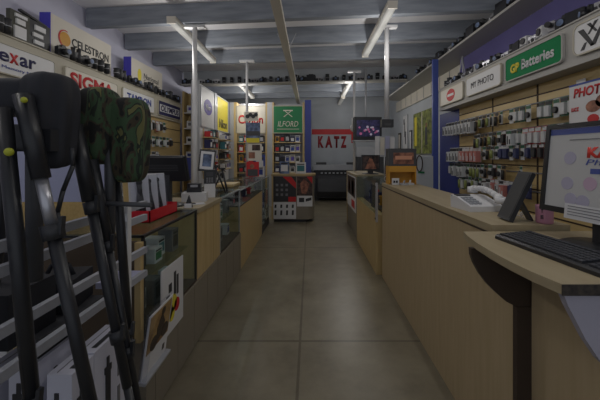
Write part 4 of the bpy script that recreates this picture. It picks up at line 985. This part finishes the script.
for i in range(3):
    for j in range(3): b.box((-0.03+i*0.022, -0.054, 0.012+j*0.017), (-0.014+i*0.022, -0.05, 0.024+j*0.017))
b.make('key', M_grey, t)
o = MB().box((-0.05, -0.05, 0), (0.05, 0.05, 0.129)).bevel(0.003, 1).make('white_carton', M_white, None, (-0.955, 3.0, 1.0008), 0.3); tag(o, 'white carton under the black card terminal on the left counter', 'box')
def mini_tripod(label, x, y, h, rz):
    t = thing('mini_tripod', label, 'tripod', (x, y, 1.0005), rz, 'small tripods on the left glass case')
    MB().tube((0, 0, h*0.55), (0, 0, h*0.9), 0.012, n=10).make('column', M_black, t)
    MB().box((-0.025, -0.02, h*0.9), (0.025, 0.02, h*0.96)).bevel(0.004, 1).make('head', M_black, t); MB().tube((0, 0, h*0.92), (0.06, 0.03, h*0.8), 0.005, n=8).make('pan_handle', M_black, t)
    for k in range(3):
        a = k*2*PI/3+0.4; l = MB().tube((0.012*math.cos(a), 0.012*math.sin(a), h*0.75), (0.1*math.cos(a), 0.1*math.sin(a), 0.006), 0.011, 0.007, 10).make('leg', M_black, t)
        MB().tube((0.1*math.cos(a), 0.1*math.sin(a), 0), (0.1*math.cos(a), 0.1*math.sin(a), 0.012), 0.01, n=8).make('rubber_foot', M_dark, l)
mini_tripod('taller small black tripod on the left glass case beside the card terminal', -0.955, 3.2, 0.31, 0.2)
mini_tripod('shorter small black tripod on the left glass case near its front edge', -0.95, 3.42, 0.27, 0.9)
o = MB().box((-0.13, -0.2, 0), (0.13, 0.2, 0.03)).bevel(0.004, 1).make('tan_tray', M_tan, None, (-1.13, 4.3, 0.9865)); tag(o, 'shallow tan tray on the long far glass case of the left counter', 'tray')
# poster stand round the thin pole
t = thing('poster_stand', 'stack of small advertising boards fixed in front of the thin pole on the left counter', 'poster stand', (-1.02, 5.56, 1.0))
def board(nm, x0, x1, z0, z1, m, y=-0.0):
    return MB().box((x0, y-0.012, z0), (x1, y, z1)).make(nm, m, t)
b0 = board('camera_board', -0.14, 0.1, 1.0, 1.16, M_offw); 
b = MB()
for i in range(4): b.prism(disc_pts(0.035, -0.02, -0.08+i*0.05, 1.08+0.03*(i % 2), 12), (0, 0.007, 0))
b.make('camera_print', M_black, b0)
b0 = board('landscape_board', -0.11, 0.14, 0.62, 0.97, M_photob); MB().box((-0.1, -0.014, 0.62), (0.13, -0.012, 0.70)).make('yellow_band', M_yellow, b0); MB().box((-0.1, -0.014, 0.74), (0.13, -0.012, 0.82)).make('tree_line', M_dark, b0)
b0 = board('photo_board', -0.08, 0.17, 0.3, 0.6, M_offw); MB().box((-0.06, -0.014, 0.34), (0.05, -0.012, 0.45)).make('photo_print', M_skin, b0); MB().box((0.0, -0.014, 0.48), (0.14, -0.012, 0.58)).make('photo_print', M_photod, b0)
b0 = board('red_board', -0.1, 0.12, 0.02, 0.28, M_red); MB().prism(disc_pts(0.04, -0.014, 0.0, 0.2, 14), (0, 0.002, 0)).make('face_print', M_skin, b0); MB().box((-0.08, -0.014, 0.03), (0.1, -0.012, 0.15)).make('shirt_print', M_dark, b0)
for (x, y, z, w_, h_, m1, m2, lb) in ((-0.95, 6.0, 0.986, 0.16, 0.2, M_white, M_inkb, 'white box with dark print standing at the far end of the left glass case'), (-1.0, 6.3, 0.986, 0.2, 0.42, M_inkb, M_white, 'tall bluish box standing at the far end of the left glass case'), (-1.2, 6.25, 0.986, 0.14, 0.3, M_red, M_ink, 'red box standing behind the poster stand on the left glass case'),
        (-0.55, 6.8, 1.0005, 0.2, 0.26, M_photob, M_white, 'pale blue box on top of the freestanding poster counter'), (-0.2, 6.85, 1.0005, 0.22, 0.24, M_white, M_teal, 'white and teal box on top of the freestanding poster counter'), (-0.62, 6.95, 1.0005, 0.1, 0.34, M_black, M_grey, 'tall black box on top of the freestanding poster counter')):
    o = pbox(w_, 0.1, h_, m1, m2); o.location = (x, y, z); tag(o, lb, 'box')

# leaflets on the counter front
t = thing('hanging_brochure_holder', 'clear brochure holder with cyclist prints hung on the left counter front', 'brochure holder', (CX+0.06, 1.575, 0.34), L90)
T = Matrix.Rotation(math.radians(8), 4, 'X')
MB().box((-0.13, 0.004, 0), (0.13, 0.008, 0.33)).xf(T).make('back_sheet', M_clear, t); MB().box((-0.132, -0.03, 0), (0.132, 0.008, 0.012)).xf(T).make('ledge', M_lgrey, t); MB().box((-0.132, -0.03, 0.012), (-0.128, 0.008, 0.33)).xf(T).make('side_sheet', M_clear, t)
o = MB().box((-0.122, -0.004, 0), (0.122, 0.002, 0.3)); o.box((-0.11, -0.006, 0.11), (0.11, -0.004, 0.29), 1)
o.prism([(-0.02, -0.008, 0.13), (0.03, -0.008, 0.14), (0.05, -0.008, 0.2), (0.01, -0.008, 0.26), (-0.03, -0.008, 0.2)], (0, 0.002, 0), 2)
o.prism(disc_pts(0.02, -0.008, 0.02, 0.265, 12), (0, 0.002, 0), 2); o.prism(disc_pts(0.035, -0.009, -0.05, 0.14, 16), (0, 0.002, 0), 2); o.prism(disc_pts(0.035, -0.009, 0.06, 0.15, 16), (0, 0.002, 0), 2)
o.box((0.07, -0.006, 0.03), (0.09, -0.004, 0.06), 2); o.xf(T)
o = o.make('brochure', [M_paper, mat('print ochre', (176,146,96), 0.6, rgb2=(120,90,56), scale=12), M_dbrown], None, (CX+0.062, 1.575, 0.3525), L90); tag(o, 'white brochure with a cyclist picture in the clear holder', 'brochure')
o = MB().box((-0.15, -0.006, 0), (0.15, 0.0, 0.4))
for (x, z, r_, m) in ((-0.06, 0.13, 0.05, 3), (0.0, 0.16, 0.05, 2), (0.05, 0.13, 0.04, 1), (-0.02, 0.1, 0.04, 2)): o.prism(disc_pts(r_, -0.008, x, z, 16), (0, 0.002, 0), m)
for (x0, x1, z0, z1) in ((0.01, 0.04, 0.2, 0.34), (0.05, 0.075, 0.19, 0.31), (-0.06, -0.02, 0.24, 0.29), (-0.09, -0.05, 0.2, 0.23)): o.box((x0, -0.008, z0), (x1, -0.006, z1), 4)
o = o.make('hanging_poster', [M_paper, M_red, M_yellow, M_pink, M_ink], None, (CX+0.0135, 1.9, 0.35), L90); tag(o, 'white paper poster with fruit coloured print taped to the left counter front', 'poster')

# ------------------------------------------------------------------ NEAR LEFT: white rack, tripods, boxes
RX = -0.82
t = thing('display_rack', 'white metal rack of rails behind the tripods at the near left', 'rack', (RX, 1.0, 0))
M_rail = mat('grey white rack paint', (160,162,170), 0.5, var=0.05)
for x, y in ((0.0, 0.405), (-0.5, 0.37), (-0.5, -0.55)): MB().box((x-0.015, y-0.015, 0), (x+0.015, y+0.015, 1.17)).make('post', M_white, t)
for z in (1.158, 1.092, 0.93, 0.814):
    MB().box((-0.01, -0.55, z-0.015), (0.01, 0.57, z+0.015)).make('rail', M_rail, t)
    MB().box((-0.51, -0.55, z-0.018), (-0.49, 0.36, z+0.018)).make('rail', M_lgrey, t)
MB().box((-0.14, 0.41, 0.80), (-0.013, 0.565, 0.826)).bevel(0.006, 1).make('end_tray', M_lil, t)
MB().box((-0.485, 0.02, 0.79), (-0.06, 0.35, 0.80)).make('shelf_mesh', M_dark, t)
for k, (x, y, h, m, lb) in enumerate(((-1.0, 1.05, 0.17, M_dark, 'dark folded bag on the rack shelf behind the nearest tripod'), (-1.2, 1.18, 0.24, M_blacks, 'tall black bag standing at the back of the rack shelf'), (-1.0, 1.26, 0.12, M_bag, 'small black pouch at the far end of the rack shelf'))):
    q = thing('gear_bag', lb, 'bag', (x, y, 0.8005), 0.1*k)
    MB().box((-0.08, -0.09, 0), (0.08, 0.09, h)).bevel(0.035, 3).make('pouch', M_bag, q); MB().path([(-0.05, 0, h-0.004), (-0.03, 0, h+0.04), (0.03, 0, h+0.04), (0.05, 0, h-0.004)], 0.008).make('handle', m, q)
    MB().box((-0.05, -0.094, h*0.3), (0.05, -0.088, h*0.45)).make('blue_trim', M_teal, q)
o = MB().box((-0.22, 0, 0), (0.24, 0.012, 0.42)).bevel(0.004, 1).make('display_board', M_lil, None, (-1.12, 1.41, 1.19)); tag(o, 'pale lilac sheet board standing on the rack behind the black covered tripod', 'board')
MB().box((-0.22, 0.002, -0.11), (-0.2, 0.012, 0.0)).make('strut', M_lgrey, o)

def lump(name, c, r, mat_, parent, folds=9, amp=0.05, e=0.7, seed=1, taper=0.0, noise=0.06, tilt=0.0, n=40, k=24, sag=0.0):
    """a soft closed cloth volume: superellipsoid with vertical folds"""
    from mathutils import noise as nz
    b = MB(); rings = []
    def sp(v, p): return math.copysign(abs(v)**p, v)
    for j in range(k+1):
        t_ = -PI/2 + PI*j/k
        ring = []
        for i in range(n):
            a = 2*PI*i/n
            x = sp(math.cos(t_), e)*sp(math.cos(a), 0.8); y = sp(math.cos(t_), e)*sp(math.sin(a), 0.8); z = sp(math.sin(t_), e)
            f = 1 + amp*math.cos(folds*a+seed)*(0.3+0.7*abs(math.cos(t_))) - taper*(1-z)/2
            p = Vector((x*r[0]*f, y*r[1]*f, z*r[2]))
            nn = nz.noise_vector(p*9 + Vector((seed*3.1, 0, 0)))
            p += nn*noise*min(r)
            p.x += tilt*(z)*r[2]; p.z -= sag*abs(x)*r[2]*max(z, 0)
            ring.append(b.bm.verts.new(p + Vector(c)))
        rings.append(ring)
    for a_, b_ in zip(rings, rings[1:]):
        for i in range(n):
            f = b._f([a_[i], a_[(i+1)%n], b_[(i+1)%n], b_[i]], 0)
            if f: f.smooth = True
    return b.make(name, mat_, parent)

def leg(t, base, p0, p1, Y, r, y2=None, secs=((0, 0.5, 1.0, 0), (0.5, 0.76, 0.78, 0), (0.76, 0.985, 0.6, 0)), clamps=(0.49, 0.75), pts=None):
    """a leg along the line through two sight points in a plane of constant depth (or explicit points), down to the floor"""
    if pts: a, b_ = Vector(pts[0]), Vector(pts[1])
    else:
        a, q = P(p0[0], p0[1], Y), P(p1[0], p1[1], Y)
        b_ = a + (q-a)*(a.z/(a.z-q.z))
        if y2: b_.y = y2
    a = a-Vector(base); b_ = b_-Vector(base); d = b_-a
    l = None
    for (f0, f1, k, m) in secs:
        mb = MB().tube(a+d*f0, a+d*f1, r*k, r*k*0.97, 14)
        mm = [M_blacks, M_silver][m]
        if l is None: l = mb.make('leg', mm, t)
        else: mb.make('leg_section', mm, l)
    for f in clamps:
        c = a+d*f
        b = MB().tube(c-d*0.009, c+d*0.016, r*1.2, r*1.15, 14); b.make('leg_clamp', M_black, l)
        b = MB().bar(c+Vector((r*1.1, -0.004, -0.01)), c+Vector((r*1.3, -0.004, 0.035)), 0.014, 0.01, up=(1,0,0)); b.make('clamp_lever', M_black, l)
    MB().tube(a+d*0.98, b_, r*0.75, r*0.8, 12).make('rubber_foot', M_black, l)
    return l
# black covered tripod, nearest
BA = (-0.74, 0.88, 0)
t = thing('camera_tripod', 'black tripod under a black nylon cover, nearest at the left edge', 'tripod', BA)
leg(t, BA, (3, 108), (32, 400), 0.80, 0.018)
leg(t, BA, (23, 95), (90, 400), 0.82, 0.022, None, ((0, 0.14, 1.0, 0), (0.14, 0.22, 0.66, 1), (0.22, 0.55, 0.72, 0), (0.55, 0.985, 0.55, 0)), (0.225, 0.55))
leg(t, BA, None, None, 0, 0.021, pts=((-0.86, 0.9, 1.45), (-1.06, 0.92, 0)))
MB().tube((-0.03, 0.0, 1.05), (-0.03, 0.0, 1.5), 0.02, n=14).make('centre_column', M_dark, t)
for px_, py_, rr in ((24, 100, 0.0075), (9, 152, 0.0105)):
    MB().ball(P(px_, py_, 0.775)-Vector(BA), rr).make('yellow_knob', M_yg, t)
    MB().tube(P(px_, py_, 0.78)-Vector(BA), P(px_+3, py_-2, 0.86)-Vector(BA), 0.006, n=8).make('knob_stem', M_black, t)
MB().box((-0.09, -0.03, 1.41), (0.04, 0.06, 1.47)).bevel(0.015, 2).make('shoulder', M_black, t)
MB().bar(P(-20, 126, 0.86)-Vector(BA), P(26, 128, 0.86)-Vector(BA), 0.012, 0.018).make('pan_handle', M_black, t)
lump('nylon_cover', (-0.008, 0.03, 1.497), (0.066, 0.065, 0.135), M_bag, t, 6, 0.09, 0.42, 2, 0.22, 0.16)
lump('cover_flap', (-0.13, 0.05, 1.568), (0.11, 0.08, 0.052), M_bag, t, 5, 0.05, 0.5, 5, 0.0, 0.1)
MB().path([(0.075, 0.0, 1.42), (0.078, 0, 1.37), (0.05, 0, 1.3), (0.035, 0, 1.24), (0.04, 0, 1.16)], 0.006).make('strap', M_black, t)
# camouflage covered tripod
BB = (-0.66, 1.07, 0)
t = thing('camera_tripod', 'black tripod under a woodland camouflage cover, standing nearest the red tray', 'tripod', BB)
leg(t, BB, (75, 125), (130, 400), 0.99, 0.018, None, ((0, 0.16, 1.25, 0), (0.16, 0.55, 0.8, 0), (0.55, 0.985, 0.66, 0)), (0.17, 0.44))
leg(t, BB, (92, 160), (137, 400), 1.03, 0.015, None, ((0, 0.2, 1.2, 0), (0.2, 0.6, 0.85, 0), (0.6, 0.985, 0.7, 0)), (0.2, 0.45))
leg(t, BB, None, None, 0, 0.016, pts=((-0.70, 1.13, 1.42), (-0.70, 1.30, 0)))
MB().box((-0.06, 0.0, 1.40), (0.02, 0.05, 1.45)).bevel(0.012, 2).make('shoulder', M_black, t)
MB().tube((-0.02, 0, 1.12), (-0.02, 0, 1.5), 0.016, n=12).make('centre_column', M_dark, t)
MB().ball(P(75, 129, 0.955)-Vector(BB), 0.011).make('yellow_knob', M_yg, t)
MB().tube(P(90, 203, 1.04)-Vector(BB), P(151, 205, 1.04)-Vector(BB), 0.008, n=12).make('pan_handle', M_dark, t)
MB().box(P(88, 212, 1.06)-Vector(BB), P(112, 196, 1.1)-Vector(BB)).bevel(0.01, 2).make('pan_head', M_black, t)
lump('camouflage_cover', (0.03, 0.03, 1.452), (0.066, 0.06, 0.148), M_camo, t, 7, 0.08, 0.45, 3, 0.25, 0.12, -0.02)
lump('camouflage_flap', (-0.066, 0.01, 1.497), (0.066, 0.06, 0.128), M_camo, t, 6, 0.08, 0.45, 8, 0.1, 0.12, 0.06)

# tripod cartons
M_cart = mat('white carton board', (206,206,220), 0.6, var=0.04)
def carton(label, x, y, w_, d_, h):
    t = thing('tripod_carton', label, 'carton', (x, y, 0), 0, 'tripod cartons at the near left')
    MB().box((0, 0, 0), (w_, d_, h)).bevel(0.003, 1).make('box', M_cart, t)
    def pic(M):
        b = MB()
        b.box((-0.014, -0.003, h-0.30), (0.014, 0, h-0.12)); b.box((-0.02, -0.003, h-0.12), (0.02, 0, h-0.095)); b.box((-0.007, -0.003, h-0.095), (0.007, 0, h-0.06)); b.box((-0.009, -0.003, h-0.5), (0.009, 0, h-0.3))
        b.xf(M).make('tripod_picture', M_ink, t)
    pic(Matrix.Translation((w_*0.4, 0, 0)))
    M = Matrix.Rotation(L90, 4, 'Z'); M.translation = (w_, d_*0.4, 0); pic(M)
    b = MB()
    for i in range(3): b.box((w_, d_*0.72, h-0.4+i*0.11), (w_+0.002, d_*0.8, h-0.33+i*0.11))
    b.make('side_print', M_grey, t)
    MB().box((w_*0.62, 0.03, h), (w_*0.85, d_*0.8, h+0.0012)).make('top_print', M_ink, t)
    MB().box((w_*0.3, 0.01, h), (w_*0.34, d_*0.95, h+0.001)).make('flap_seam', M_grey, t)
carton('white tripod carton on the aisle side of the rack, nearer of the front two', -0.862, 1.032, 0.082, 0.104, 0.68)
carton('white tripod carton on the aisle side of the rack, second toward the brochure holder', -0.862, 1.139, 0.082, 0.19, 0.684)
carton('white tripod carton in the row behind the front two cartons', -0.99, 1.035, 0.085, 0.21, 0.71)
carton('white tripod carton at the left edge, deepest in the rack', -1.12, 1.03, 0.09, 0.17, 0.665)

# ------------------------------------------------------------------ origins: put every top-level object's origin at its base
bpy.context.view_layer.update()
for o in list(COL.objects):
    if o.parent or o.location.length > 1e-6: continue
    if o.type == 'EMPTY':
        pts = [c.matrix_world @ Vector(q) for c in o.children_recursive if c.type == 'MESH' for q in c.bound_box]
        if not pts: continue
        b_ = Vector(((min(p.x for p in pts)+max(p.x for p in pts))/2, (min(p.y for p in pts)+max(p.y for p in pts))/2, min(p.z for p in pts)))
        o.location = b_
        for c in o.children: c.location = c.location - b_
    elif o.type == 'MESH' and o.get('kind') != 'structure':
        pts = [Vector(q) for q in o.bound_box]
        b_ = Vector(((min(p.x for p in pts)+max(p.x for p in pts))/2, (min(p.y for p in pts)+max(p.y for p in pts))/2, min(p.z for p in pts)))
        o.data.transform(Matrix.Translation(-b_)); o.location = b_

# ------------------------------------------------------------------ view
vs = SC.view_settings
vs.view_transform = 'Standard'; vs.look = 'None'; vs.gamma = 1.0; vs.use_curve_mapping = False
vs.exposure = -2.2
SC.cycles.max_bounces = 8
